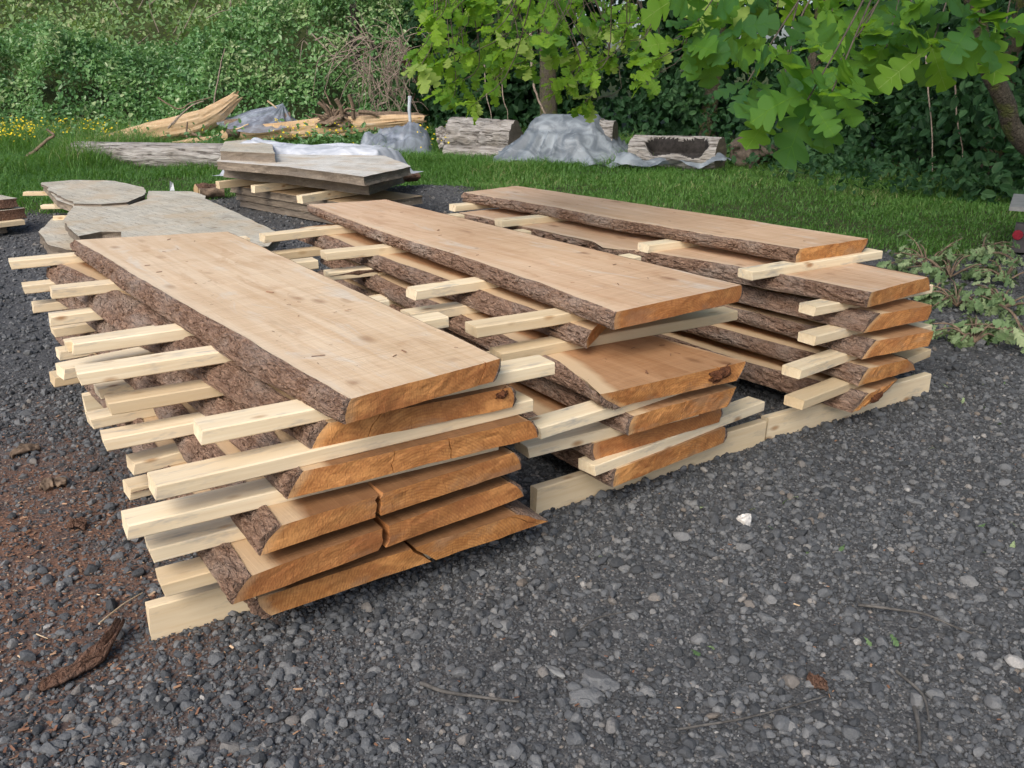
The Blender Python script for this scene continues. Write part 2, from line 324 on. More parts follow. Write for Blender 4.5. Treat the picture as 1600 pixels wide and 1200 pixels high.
M['hill'] = leaf_mat('hill_leaf', [(0, (.07, .15, .05)), (.5, (.16, .27, .10)), (.85, (.26, .37, .15)), (1, (.36, .37, .22))], .3, (.3, .42, .06))
M['shade'] = leaf_mat('shade_darkened_leaf', [(0, (.011, .034, .014)), (.6, (.022, .060, .024)), (1, (.045, .10, .038))], .2, (.1, .3, .04), .6, .15)  # greens taken extra dark: the wood's shade is put into the leaf colour
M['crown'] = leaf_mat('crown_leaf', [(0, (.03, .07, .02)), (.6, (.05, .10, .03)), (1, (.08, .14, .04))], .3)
M['wilt'] = leaf_mat('wilted_oak_leaf', [(0, (.07, .13, .05)), (.5, (.14, .22, .095)), (1, (.29, .36, .19))], .2, (.3, .35, .1), .6)
M['grass'] = leaf_mat('grass_blade', [(0, (.045, .115, .024)), (.5, (.080, .18, .036)), (.86, (.125, .235, .055)), (.95, (.22, .26, .10)), (1, (.34, .31, .16))], .3, (.2, .45, .03))
M['petal'] = leaf_mat('buttercup_petal', [(0, (.75, .55, .01)), (1, (.85, .68, .03))], .3, (.9, .7, .05))
M['chip'] = leaf_mat('wood_chip', [(0, (.12, .055, .032)), (.6, (.25, .13, .075)), (.9, (.36, .22, .13)), (1, (.50, .37, .24))], .0)
def plastic(name, col, alpha, rough=.25, alt=None):
    n = NT(name); o = obj(n); z = n.noise(o, 3.5, 3, .5, 1.5)
    c = n.mix(n.ramp(z.outputs[0], [(.4, 0), (.65, 1)]), col, alt or tuple(min(1, x*1.35) for x in col))
    b = n.bsdf(c.outputs[0], rough, n.bump(n.noise(o, 7, 2, .5, 2.0).outputs[0], .012, .4), .4)
    tp = n.n('BsdfTransparent'); n.put(tp, 'Color', (.86, .9, .93, 1)); m = n.n('MixShader')
    n.put(m, 'i0', n.math('ADD', alpha, n.math('MULTIPLY', n.math('SUBTRACT', z.outputs[0], .5), .5))); n.put(m, 'i1', tp); n.put(m, 'i2', b)
    return n.done(m)
M['tarp'] = plastic('grey_plastic', (.13, .155, .18), .78, .48, (.235, .27, .295))
M['tent'] = plastic('clear_plastic', (.20, .225, .275), .62, .4, (.34, .38, .44))
M['white_sheet'] = plastic('white_plastic', (.44, .47, .51), .93, .35, (.58, .60, .63))
# ------------------------------------------------------------------ sawn slabs
TZ, PITCH, Z1 = .066, .104, .089
zb = lambda k: Z1+(k-1)*PITCH
zt = lambda k: zb(k)+TZ
def slab(name, label, z0, z1, L, Rr, bf, bb, cracks=(), mats=('top', 'end'), bark='bark', right_bark=True, seed=0, wav=.006, rough_end=.002, group=None, cat='wood slab', chipL=0.0, barkT=.010):
    """L / Rr: (b, a_top, a_bottom) along the left / right live edge in stack axes; bf / bb: front and back b at left and right."""
    L, Rr = np.array(L, float), np.array(Rr, float)
    a0 = (L[:, 1].mean()+Rr[:, 1].mean())/2; b0 = (min(bf)+max(bb))/2
    root = thing(name, label, cat, W(a0, b0, z0), TH, group)
    def edge(E, b, v, sgn):
        top = np.interp(b, E[:, 0], E[:, 1]); bot = np.interp(b, E[:, 0], E[:, 2])
        w = wav*fbm(np.stack([b*5+seed, v*.6+0*b, 0*b+3.1*sgn+seed], -1), 3)
        return top+(bot-top)*v+w+sgn*.008*np.sin(np.pi*np.clip(v, 0, 1))
    base = list(np.linspace(0, 1, 26))
    ck = []
    for (a, w, dep, jag) in cracks:
        t = (a-L[0, 1])/(Rr[0, 1]-L[0, 1]); dt = w/(Rr[0, 1]-L[0, 1]); ck.append((t, dt, dep, jag))
        base = [x for x in base if abs(x-t) > dt*1.2]+[t-dt/2, t, t+dt/2]
    ts = np.array(sorted(base))
    nb = 70; ss = np.concatenate([np.linspace(0, .12, 14)[:-1], np.linspace(.12, 1, nb-13)])
    def pos(t, v, s):
        fb = bf[0]+(bf[1]-bf[0])*t+rough_end*fbm(np.stack([t*14, v*2.0, 0*t+seed], -1), 3)*(1-.0*v)
        for (tc, dt, dep, jag) in ck:
            fb = fb+np.where(np.abs(t-tc) < dt*.2, dep*(.6+.4*v), 0)
        bk = bb[0]+(bb[1]-bb[0])*t
        b = fb+(bk-fb)*s
        tt = t
        for (tc, dt, dep, jag) in ck:           # crack wanders sideways through the thickness and along the board
            near = np.exp(-((t-tc)/.06)**2); tt = tt+near*jag*(vn(np.stack([v*3.1+seed, s*9, 0*t+tc*7], -1)))
        al = edge(L, b, v, -1); ar = edge(Rr, b, v, 1)
        return np.stack([al+(ar-al)*tt-a0, b-b0, z1-z0-(z1-z0)*v+.0012*vn(np.stack([t*9, s*11, v*5+seed], -1))], -1), np.minimum(tt*(ar-al), (1-tt)*(ar-al)+.07)
    mb = MB(); EA = []
    def addgrid(t, v, s, m, flip=False):
        P, e = pos(t, v, s); n_, m_ = t.shape; f = gridf(n_, m_)
        mb.add(P.reshape(-1, 3), f[:, ::-1] if flip else f, m); EA.append(e.ravel())
    g = np.meshgrid(ss, ts, indexing='ij')
    addgrid(g[1], 0*g[0], g[0], 0, True); addgrid(g[1], 0*g[0]+1, g[0], 0)
    vs = np.linspace(0, 1, 6); g = np.meshgrid(vs, ts, indexing='ij')
    addgrid(g[1], g[0], 0*g[0], 1, True); addgrid(g[1], g[0], 0*g[0]+1, 1)
    g = np.meshgrid(ss, vs, indexing='ij')
    addgrid(0*g[0], g[1], g[0], 0); addgrid(0*g[0]+1, g[1], g[0], 0, True)
    mb.build('board', [M[mats[0]], M[mats[1]]], root, va={'edge': np.concatenate(EA)})
    if not bark: return root
    for sgn in ((-1, 1) if right_bark else (-1,)):
        ln = bb[0]-bf[0]; nS = int(ln/(.0055 if sgn < 0 else .02)); nV = 15 if sgn < 0 else 7
        s_ = np.linspace(0, 1, nS); v_ = np.linspace(-.015, 1.015, nV); g = np.meshgrid(s_, v_, indexing='ij')
        P, _ = pos(0*g[0] if sgn < 0 else 0*g[0]+1, g[1], g[0])
        bw = P[..., 1]; zz = P[..., 2]
        q = np.stack([bw*20+seed*3.3, zz*45, 0*bw+seed], -1); warp = fbm(q*.5, 2)
        big = fbm(np.stack([bw*4+seed, zz*9, 0*bw+7], -1), 2)
        f1 = np.abs(fbm(np.stack([bw*8+warp*.9+seed*5, zz*36+warp*1.3, 0*bw+seed*2.7], -1), 3)); f2 = np.abs(fbm(np.stack([bw*18+warp, zz*70+warp, 0*bw+seed*1.7], -1), 2)); off = barkT*(.35+.65*big)+.017*sstep(.0, .30, f1)+.006*sstep(0, .3, f2)-.006
        prof = np.sin(np.pi*np.clip((v_+.02)/1.04, 0, 1))**.35
        off = np.maximum(off, .003)*prof[None]*(1 if sgn < 0 else .3)+.002
        top = pos(0*s_ if sgn < 0 else 0*s_+1, 0*s_, s_)[0]; bot = pos(0*s_ if sgn < 0 else 0*s_+1, 0*s_+1, s_)[0]
        d = bot-top; nx = sgn*(z1-z0); nz = -sgn*0+np.where(True, (d[:, 0])*sgn, 0); nl = np.sqrt(nx*nx+nz*nz)
        N = np.stack([nx/nl+0*nz, 0*nz, nz/nl], -1)
        V = P+N[:, None]*off[..., None]
        V[:, :, 1] += .004*vn(np.stack([bw*30, zz*50, 0*bw+seed], -1))
        V = np.concatenate([P[:1], V, P[-1:]], 0)
        f = gridf(nS+2, nV); mk('bark', V.reshape(-1, 3), f if sgn < 0 else f[:, ::-1], M[bark], root, sgn > 0)
    return root
ST = ['left front stack', 'middle stack', 'right stack']
ordn = ['topmost', 'second from top', 'third from top', 'fourth from top', 'fifth from top', 'lowest']
S1 = [ # layer, L, R, front, back, cracks, text
 (6, [(2.01, .975, .955), (2.5, .965, .915), (3, .95, .905), (4, .93, .89), (4.9, .92, .91)], [(2.05, 1.49, 1.46), (3.06, 1.54, 1.5), (4.7, 1.61, 1.58)], (2.01, 2.05), (4.86, 4.64), [(1.435, .004, .03, .01)], 'wide pale smooth slab, topmost of the left front stack'),
 (5, [(2.13, .96, .91), (2.9, .94, .86), (3.4, .94, .80), (4.06, .91, .79), (4.9, .82, .76)], [(2.05, 1.53, 1.54), (4.7, 1.66, 1.66)], (2.13, 2.06), (4.86, 4.75), [(1.11, .003, .04, .01)], 'orange-ended slab second from top of the left front stack'),
 (4, [(2.09, .86, .81), (2.7, .96, .84), (3.2, .91, .82), (4.8, .85, .78)], [(2.02, 1.575, 1.61), (4.8, 1.68, 1.7)], (2.09, 2.02), (4.8, 4.75), [(1.30, .004, .03, .01), (1.13, .003, .03, .01)], 'reddish slab third from top of the left front stack'),
 (3, [(2.03, .76, .70), (2.75, .82, .74), (3.3, .86, .79), (4.8, .83, .78)], [(2.04, 1.53, 1.56), (4.8, 1.65, 1.68)], (2.03, 2.04), (4.8, 4.75), [(1.06, .016, .34, .02)], 'slab with open end crack, fourth from top of left front stack'),
 (2, [(2.01, .67, .61), (3.1, .72, .67), (3.6, .8, .75), (4.8, .8, .75)], [(2.05, 1.52, 1.58), (4.8, 1.65, 1.7)], (2.01, 2.05), (4.85, 4.75), [(1.06, .022, .5, .02)], 'wide slab with ragged split, fifth from top of left front stack'),
 (1, [(2.06, .69, .72), (3.5, .78, .74), (4.8, .8, .78)], [(2.02, 1.53, 1.65), (4.8, 1.65, 1.72)], (2.06, 2.02), (4.8, 4.75), [(1.155, .013, .42, .012), (1.50, .003, .05, .01)], 'split lowest slab of the left front stack, close to gravel')]
S2 = [
 (6, [(2.24, 2.13, 2.13), (2.75, 2.19, 2.17), (3.2, 2.225, 2.21), (4.15, 2.26, 2.29), (5.3, 2.36, 2.4)], [(2.24, 2.81, 2.80), (5.18, 2.84, 2.84)], (2.24, 2.24), (5.28, 5.18), [], 'long pale slab, topmost of the middle stack'),
 (5, [(2.38, 2.15, 2.125), (3.04, 2.165, 2.11), (3.9, 2.18, 2.15), (5.1, 2.23, 2.18)], [(2.9, 2.75, 2.75), (5.1, 2.85, 2.85)], (2.38, 2.78), (5.1, 5.1), [], 'slanting bark-edged slab second from top of the middle stack'),
 (4, [(2.05, 1.90, 2.0), (2.12, 1.925, 1.99), (2.19, 1.955, 1.985), (2.41, 2.02, 1.98), (3.36, 2.11, 2.06), (3.77, 2.14, 2.1), (4.8, 2.25, 2.2)], [(2.0, 2.57, 2.52), (2.5, 2.53, 2.5), (4.8, 2.7, 2.7)], (2.06, 2.0), (4.8, 4.8), [(2.43, .006, .06, .02)], 'overhanging slab with chipped corner, third from top of middle stack'),
 (3, [(2.04, 2.04, 2.02), (2.6, 2.07, 2.05), (4.8, 2.2, 2.15)], [(2.03, 2.56, 2.51), (4.8, 2.7, 2.7)], (2.04, 2.02), (4.8, 4.8), [(2.30, .004, .05, .01)], 'square-ended slab with small check, fourth from top of middle stack'),
 (2, [(2.12, 1.94, 1.95), (4.8, 2.1, 2.08)], [(2.1, 2.57, 2.57), (4.8, 2.7, 2.7)], (2.12, 2.1), (4.8, 4.8), [], 'shaded orange slab fifth from top of the middle stack'),
 (1, [(2.08, 2.02, 2.0), (4.8, 2.1, 2.1)], [(2.11, 2.62, 2.62), (4.8, 2.7, 2.7)], (2.08, 2.11), (4.8, 4.8), [(2.22, .003, .04, .01)], 'lowest slab of the middle stack, resting above its ground bearer')]
S3 = [
 (6, [(2.56, 3.61, 3.59), (3.1, 3.565, 3.585), (3.4, 3.55, 3.575), (3.72, 3.52, 3.53), (4.3, 3.52, 3.54), (5.18, 3.45, 3.46)], [(2.52, 4.12, 4.06), (5.23, 3.95, 3.93)], (2.56, 2.52), (5.17, 5.23), [], 'long pale slab set back, topmost of the right stack'),
 (5, [(2.1, 3.51, 3.49), (2.54, 3.48, 3.42), (3.38, 3.36, 3.37), (3.46, 3.27, 3.36), (3.54, 3.25, 3.37), (3.7, 3.33, 3.42), (4.4, 3.31, 3.38), (5.0, 3.3, 3.35)], [(2.11, 3.98, 4.01), (5, 4.05, 4.05)], (2.1, 2.11), (5.0, 5.0), [], 'knotty-edged slab second from top of the right stack'),
 (4, [(2.08, 3.56, 3.45), (2.77, 3.5, 3.44), (5, 3.4, 3.4)], [(2.03, 3.90, 3.88), (5, 4.1, 4.1)], (2.08, 2.03), (5.0, 5.0), [], 'dull brown-ended slab third from top of the right stack'),
 (3, [(2.04, 3.51, 3.42), (2.4, 3.48, 3.45), (2.8, 3.47, 3.47), (5, 3.4, 3.4)], [(1.98, 3.86, 3.83), (5, 4.1, 4.1)], (2.05, 1.98), (5.0, 5.0), [], 'reddish slab fourth from top of the right stack'),
 (2, [(2.02, 3.44, 3.37), (2.3, 3.43, 3.4), (2.9, 3.41, 3.4), (5, 3.4, 3.4)], [(1.99, 3.68, 3.77), (2.5, 3.8, 3.85), (5, 4.0, 4.0)], (2.02, 1.99), (5.0, 5.0), [], 'round-cornered slab fifth from top of the right stack'),
 (1, [(1.99, 3.41, 3.31), (2.6, 3.33, 3.28), (5, 3.4, 3.4)], [(2.02, 3.70, 3.46), (2.5, 3.85, 3.75), (5, 3.95, 3.95)], (1.99, 2.02), (5.0, 5.0), [], 'jagged small lowest slab of the right stack')]
sd = 1
for gi, SS in enumerate((S1, S2, S3)):
    for (k, L, Rr, bf, bb, ck, txt) in SS:
        slab('wood_slab', txt, zb(k), zt(k), L, Rr, bf, bb, ck, ({6: ('top', 'top2', 'top2')[gi], 5: ('top3', 'top4', 'top2')[gi]}.get(k, ('top3', 'top4', 'top4')[gi]), 'end'), seed=sd*1.37, rough_end=.010 if (gi, k) == (2, 1) else .0025,
             group='live edge slabs of the '+ST[gi], barkT=.010+.004*(k % 3)); sd += 1
def scar(root, a, b, z, sz, mat, seed, name='torn_chip'):
    q = np.random.default_rng(seed); u = np.linspace(-1, 1, 16); v = np.linspace(-1, 1, 9); g = np.meshgrid(u, v, indexing='ij')
    rr_ = np.sqrt(g[0]**2+g[1]**2); h = np.clip(1-rr_**2, -.6, 1)*sz[1]+.5*sz[1]*fbm(np.stack([g[0]*3+seed, g[1]*3, 0*g[0]], -1), 3)
    p = W(a, b, z); c = np.array(root.location); d = p-c; al = d[0]*E1[0]+d[1]*E1[1]; be = d[0]*E2[0]+d[1]*E2[1]
    V = np.stack([al+g[0]*sz[0]*(1+.25*vn(np.stack([g[1]*3, g[0]*2+seed, 0*g[0]], -1))), be-h, d[2]+g[1]*sz[2]+.3*sz[2]*g[0]], -1)
    return mk(name, V.reshape(-1, 3), gridf(16, 9), M[mat], root, False)
RT = {o['label']: o for o in COL.objects if o.name.startswith('wood_slab')}
scar(RT[S2[2][6]], 2.445, 2.006, .44, (.055, .014, .024), 'scarwood', 3)
scar(RT[S1[1][6]], 1.505, 2.066, .556, (.022, .012, .016), 'scarwood', 5)
scar(RT[S3[5][6]], 3.50, 2.0, .118, (.05, .012, .018), 'scarwood', 8)
# ------------------------------------------------------------------ battens (stickers) between the slabs
def batten_mesh(name, ln, w, h, seed, parent=None, bark=False):
    c = .0035; nx = 14; xs = np.linspace(0, ln, nx)
    sec = np.array([(0, c), (c, 0), (w-c, 0), (w, c), (w, h-c), (w-c, h), (c, h), (0, h-c)])
    V = []
    for i, x in enumerate(xs):
        wob = .0038*np.array([vn(np.array([[x*3, seed, 1.0]]))[0], vn(np.array([[x*3, seed, 9.0]]))[0]])
        V.append(np.c_[np.full(8, x), sec[:, 0]+wob[0], sec[:, 1]-h+wob[1]*.5])
    V = np.array(V); V[0, :, 0] += .004*np.linspace(-1, 1, 8)*(1 if int(seed*10) % 2 else -1)
    f = gridf(nx, 8, True)[:, ::-1]
    e0 = np.arange(8)[None]; e1 = e0[:, ::-1]+8*(nx-1)
    return mk(name, V.reshape(-1, 3)+0.0, [f, e0, e1], M['batten'], parent)
nst = [0]
colname = ['frontmost', 'second', 'third', 'fourth', 'fifth', 'sixth']
def batten(st, k, label, N, E=None, Rp=None, ln=None, w=.092, h=.042, z=None, name='batten', dz=.002, cat='batten', group=None):
    """near top edge through photo points N (left end) and E; right end at Rp or length ln"""
    z = zb(k)+dz if z is None else z
    isab = not isinstance(N[0], int) and N[0] < 8
    p = np.array(N, float) if isab else ab(N[0], N[1], z)
    d = np.array([1.0, 0.0])
    q = Rp if (Rp is not None and E is None) else E
    if q is not None:
        e = np.array(q, float) if isab else ab(q[0], q[1], z); e = e-p; an = math.atan2(e[1], e[0]); an = max(-.10, min(.10, an)); d = np.array([math.cos(an), math.sin(an)])
    if Rp is not None:
        r = np.array(Rp, float) if isab else ab(Rp[0], Rp[1], z); ln = float((r-p)@d)
    nst[0] += 1
    wp = W(p[0], p[1], z); o = batten_mesh(name, ln, w, h, nst[0]*1.71)
    o.location = wp; o.rotation_euler[2] = TH+math.atan2(d[1], d[0])
    T(o, label, cat, group or 'pale battens of the '+ST[st]); return o
def stripe(o, x0, x1, zc):
    u = np.linspace(x0, x1, 24); v = np.linspace(-1, 1, 4); g = np.meshgrid(u, v, indexing='ij'); hw = .009*(1+.5*vn(np.stack([u*14, 0*u, 0*u+x0], -1)))*np.minimum(1, 6*np.minimum(u-x0+.01, x1+.01-u))
    V = np.stack([g[0], -.0045+.003*np.abs(g[1])+.002*vn(np.stack([g[0]*60, g[1]*3, 0*g[0]], -1)), zc+g[1]*hw[:, None]], -1)
    mk('bark_stripe', V.reshape(-1, 3), gridf(24, 4)[:, ::-1], M['barkstrip'], o)
g6 = 'pale %s batten under the topmost slab of left front stack'
bt = batten(0, 6, 'pale stamped batten frontmost under the topmost slab, left front stack', (314.5, 673.5), (499, 640), (877, 571), w=.10)
mb = MB(); rr = random.Random(3)
for i in range(9): box(mb, (.335+.008*i+rr.uniform(-.002, .002), -.0012, -.017+rr.choice((0, .006, .0))), (.0045, .0016, rr.choice((.004, .0025))), 0)
box(mb, (.372, -.0012, -.024), (.002, .0016, .016)); box(mb, (.40, -.0012, -.033), (.022, .0016, .003))
mb.build('ink_stamp', M['ink'], bt)
batten(0, 6, g6 % 'long second', (123, 584), (310, 560), (745, 517))
batten(0, 6, g6 % 'spotted third', (113, 538), (298, 516), (625, 478))
batten(0, 6, g6 % 'small piece beside the third', (103.5, 534), None, None, .30, w=.04)
batten(0, 6, g6 % 'knotty fourth', (80, 453), (188, 445), (513, 415))
batten(0, 6, g6 % 'rearmost', (15, 408), (123, 400), (404, 380))
g5 = 'pale batten, %s under the second slab of left front stack'
batten(0, 5, g5 % 'frontmost and longest', (243, 761), (496, 702.5), (838, 627), w=.10)
batten(0, 5, g5 % 'two-knotted second', (171, 631), (285, 611), None, 1.1)
batten(0, 5, g5 % 'third', (99, 577), (202, 556), None, 1.1)
batten(0, 5, g5 % 'fourth', (78, 495), (184, 483), None, 1.15)
batten(0, 5, g5 % 'rearmost', (36, 447), (102, 441), None, 1.2)
g4 = 'pale batten, %s under the third slab of left front stack'
batten(0, 4, g4 % 'frontmost', (198, 821), (445.5, 776), (818, 711), w=.10)
batten(0, 4, g4 % 'second', (163, 686), (263.5, 668), None, 1.2)
batten(0, 4, g4 % 'thick third', (84, 590), None, None, 1.2, h=.04)
batten(0, 4, g4 % 'fourth', (84, 514), (178, 500), None, 1.2)
batten(0, 4, g4 % 'yellowish rearmost', (51, 477), (162, 466), None, 1.2)
g3 = 'pale batten, %s under the fourth slab of left front stack'
batten(0, 3, g3 % 'short-ended frontmost', (236, 859), (373, 832), (830, 751), w=.10)
batten(0, 3, g3 % 'second', (208, 724), None, None, 1.1)
batten(0, 3, g3 % 'third', (143, 655), None, None, 1.2)
batten(0, 3, g3 % 'fourth', (155, 609), None, None, 1.2)
batten(0, 3, g3 % 'half-hidden rearmost', (93, 550), None, None, 1.2)
g2 = 'pale batten, %s under the fifth slab of left front stack'
batten(0, 2, g2 % 'frontmost', (254, 913), (337, 893), None, 1.1, w=.10)
stripe(batten(0, 2, g2 % 'bark-stained second', (203, 765), None, None, 1.2), .0, .55, -.013)
batten(0, 2, g2 % 'rear', (.72, 4.2), None, None, 1.1)
# ground bearers: timbers on edge
batten(0, 1, 'pale timber bearer on the gravel, under front of left front stack', (230, 951), (405, 911), None, 1.15, w=.04, h=.125, z=.089, name='bearer', cat='timber bearer', group='bearers lying on the gravel')
batten(0, 1, 'hidden rear timber bearer beneath the left front stack', (.72, 4.2), None, None, 1.0, w=.04, h=.115, z=.089, name='bearer', cat='timber bearer', group='bearers lying on the gravel')
batten(1, 1, 'pale timber bearer on the gravel, under front of middle stack', (1.775, 2.235), (2.945, 2.155), None, 1.17, w=.04, h=.115, z=.089, name='bearer', cat='timber bearer', group='bearers lying on the gravel')
batten(1, 1, 'rear timber bearer on the gravel beneath the middle stack', (1.9, 4.2), None, None, 1.0, w=.04, h=.115, z=.089, name='bearer', cat='timber bearer', group='bearers lying on the gravel')
batten(2, 1, 'pale timber bearer on the gravel, under front of right stack', (2.975, 2.17), (4.09, 2.07), None, 1.11, w=.04, h=.115, z=.089, name='bearer', cat='timber bearer', group='bearers lying on the gravel')
batten(2, 1, 'rear timber bearer on the gravel beneath the right stack', (3.2, 4.2), None, None, 1.0, w=.04, h=.115, z=.089, name='bearer', cat='timber bearer', group='bearers lying on the gravel')
m6 = 'pale batten, %s under the topmost slab of middle stack'
batten(1, 6, m6 % 'frontmost', (745.6, 511.5), (900, 493), None, 1.0)
batten(1, 6, m6 % 'rough bark-flecked second', (650.6, 455), (754, 439), (982, 396))
batten(1, 6, m6 % 'third', (510, 395.6), (622, 388), (815, 357))
batten(1, 6, m6 % 'rearmost', (413, 367.5), (535, 355), (697, 328))
m5 = 'batten, %s under the second slab of middle stack'
batten(1, 5, 'yellowish '+m5 % 'frontmost', (785, 552), (913, 533), (1146, 483))
batten(1, 5, 'pale '+m5 % 'second', (640, 491), (757, 480), None, 1.0)
stripe(batten(1, 5, 'bark-striped '+m5 % 'third', (515, 427), (600, 421), None, .95), .0, .5, -.014)
batten(1, 5, 'short '+m5 % 'rearmost', (415, 398), (497, 389), None, .9)
m4 = 'batten, %s under the third slab of middle stack'
stripe(batten(1, 4, 'rough round-edged '+m4 % 'frontmost', (845, 669), (957, 634), (1186, 589)), .62, .98, -.012)
batten(1, 4, 'pale '+m4 % 'second', (1.98, 2.75), None, None, .82)
batten(1, 4, 'pale '+m4 % 'third', (545, 475), (615, 464), None, 1.0)
m3 = 'batten, %s under the fourth slab of middle stack'
batten(1, 3, 'cracked pale '+m3 % 'frontmost', (827, 699), (957, 672), None, .75)
batten(1, 3, 'shaded '+m3 % 'rear', (1.95, 4.1), None, None, .9)
batten(1, 2, 'long knotty batten, frontmost under the fifth slab of middle stack', (930, 728), (1196, 627.5), (1196, 627.5), w=.085)
batten(1, 2, 'shaded batten, rear under the fifth slab of middle stack', (1.95, 4.1), None, None, .9)
r6 = 'pale batten, %s under the topmost slab of right stack'
batten(2, 6, r6 % 'frontmost', (1176, 424), (1380, 392), (1380, 392))
batten(2, 6, r6 % 'knotted second', (1014.7, 383), (1074, 376), None, .8)
batten(2, 6, r6 % 'third', (785, 345), (843, 339.6), None, .8)
batten(2, 6, r6 % 'rearmost', (711.5, 321), (756, 318.6), None, .8)
for k, txt, N, Rp in ((5, 'second', (1275, 480), (1463, 446)), (4, 'third', (1275, 526), (1454, 482)), (3, 'fourth', (1252, 578), (1457, 508)), (2, 'fifth', (1257, 627), (1455, 546))):
    batten(2, k, 'pale batten, frontmost under the %s slab of right stack' % txt, N, None, Rp)
    batten(2, k, 'shaded batten, rear under the %s slab of right stack' % txt, (3.3, 4.25), None, None, .8)
# ------------------------------------------------------------------ weathered stacks behind
def polyslab(name, label, pts, z0, z1, mats, group, cat='wood slab', jag=.009, tilt=0.0, seed=1, ax=45):
    P = np.array(pts, float)[:, :2]; out = []
    for i in range(len(P)):
        a, b = P[i], P[(i+1) % len(P)]; m = max(1, int(np.linalg.norm(b-a)/.06))
        for j in range(m): out.append(a+(b-a)*j/m)
    P = np.array(out); c = P.mean(0); n = len(P)
    P = P+jag*np.stack([fbm(np.c_[P*4, np.full(n, seed)]), fbm(np.c_[P*4, np.full(n, seed+9)])], 1)
    area = .5*np.sum(P[:, 0]*np.roll(P[:, 1], -1)-P[:, 1]*np.roll(P[:, 0], -1))
    if area < 0: P = P[::-1]
    P = P-c; mb = MB(); lv = 5; h = z1-z0
    V = []
    for i in range(lv):
        f = i/(lv-1); out_ = 1+.0*f; wob = .008*fbm(np.c_[P*14, np.full(n, f*2.5+seed)])
        V.append(np.c_[P*(1-.015*math.sin(f*3.1))+wob[:, None]*P/(np.linalg.norm(P, axis=1)[:, None]+.01), np.full(n, f*h)])
    V = np.array(V)
    mb.add(V.reshape(-1, 3), gridf(lv, n, True), 1); mb.add(V[-1], np.arange(n)[None], 0); mb.add(V[0], np.arange(n)[::-1][None], 0)
    ca, sa = math.cos(-R(ax)), math.sin(-R(ax)); mb.V = [np.stack([v[:, 0]*ca-v[:, 1]*sa, v[:, 0]*sa+v[:, 1]*ca, v[:, 2]], 1) for v in mb.V]
    root = thing(name, label, cat, (c[0], c[1], z0), R(ax), group)
    mb.build('board', [M[mats[0]], M[mats[1]]], root, va={'edge': np.full(mb.n, .2)})
    root.rotation_euler[0] = tilt
    return root
px = lambda z, L: [at(u, v, z) for u, v in L]
gg = 'weathered grey slabs'
polyslab('wood_slab', 'cracked weathered grey slab lying low behind the left front stack', px(.30, [(65, 287), (110, 283), (165, 283.5), (205, 291), (225, 295.5), (228, 306), (198, 318.5), (203, 320), (230, 311), (233, 298), (300, 299), (322, 306), (322, 310), (437, 365), (420, 385), (190, 385), (190, 362), (158, 362), (122, 369), (108, 357), (99, 343), (114, 322), (88, 312), (76, 299)]), .235, .30, ('greywood', 'greyend'), gg, seed=3)
polyslab('wood_slab', 'short weathered grey board overlapping the back of the cracked slab', px(.322, [(66, 285), (112, 281), (166, 281.5), (206, 289), (225, 294), (229, 304), (200, 316), (160, 319), (113, 318), (95, 306), (78, 297)]), .299, .322, ('greywood', 'greyend'), gg, seed=41, jag=.022)
polyslab('wood_slab', 'lowest brownish grey slab peeking out under cracked weathered slab', px(.10, [(60, 362), (82, 341), (110, 335), (220, 345), (300, 385), (110, 391), (75, 382)]), .005, .10, ('greywood', 'greyend'), gg, seed=5)
polyslab('wood_slab', 'middle weathered slab hidden beneath the cracked grey slab', px(.195, [(105, 340), (130, 305), (300, 318), (410, 385), (200, 392), (125, 380)]), .135, .195, ('greywood', 'greyend'), gg, seed=6)
def wstick(label, A, B, w=.09, h=.04, grp='battens of the weathered stacks'):
    A, B = np.array(A), np.array(B); d = B-A; ln = np.linalg.norm(d[:2]); nst[0] += 1
    o = batten_mesh('batten', ln, w, h, nst[0]*1.71); o.location = A; o.rotation_euler = (0, -math.atan2(d[2], ln), math.atan2(d[1], d[0]))
    return T(o, label, 'batten', grp)
wstick('pale batten, rearmost and topmost sticking out left of cracked grey slab', at(35, 300, .236), at(120, 300, .236))
wstick('short pale batten below, at left of the cracked grey slab', at(63, 321, .136), at(150, 319, .136), .1)
wstick('short pale batten in the middle, at left of cracked grey slab', at(84, 315, .196)+[0, 0, .0], at(150, 312, .196), .09, .06)
wstick('small grey-brown batten lying on the lowest weathered slab', at(82, 338, .136), at(140, 336, .136), .05)
# middle weathered stack
A0 = at(375, 325, 0)[:2]; A1 = at(482, 346, 0)[:2]; ux = (A1-A0)/np.linalg.norm(A1-A0); uy = np.array([-ux[1], ux[0]])
def rect(o, x0, x1, y0, y1, sk=0): return [o+ux*x0+uy*y0, o+ux*x1+uy*(y0+sk), o+ux*x1+uy*y1, o+ux*(x0+sk)+uy*y1]
bw_ = 'weathered slab at the back, behind the middle stack, %s of its pile'
polyslab('wood_slab', bw_ % 'lowest', rect(A0, 0, 1.9, 0, .75), .02, .085, ('greywood', 'greyend'), gg, seed=11)
polyslab('wood_slab', bw_ % 'second lowest', rect(A0, -.03, 1.95, -.03, .8, .04), .095, .16, ('greywood', 'greyend'), gg, seed=12)
polyslab('wood_slab', bw_ % 'brown-topped third', rect(A0, -.1, 2.1, -.05, .85, .05), .17, .245, ('rawwood', 'greyend'), gg, seed=13)
polyslab('wood_slab', bw_ % 'dark second from top', px(.42, [(346, 264), (440, 273), (575, 290), (632, 272), (600, 258), (350, 257)]), .33, .42, ('greywood', 'greyend'), gg, seed=14, jag=.02, ax=80)
polyslab('wood_slab', 'thick grey topmost slab of the pile behind the middle stack', px(.55, [(338, 252), (450, 261), (570, 276), (643, 260), (600, 243), (348, 240)]), .468, .55, ('palewood', 'greyend'), gg, seed=15, ax=78)
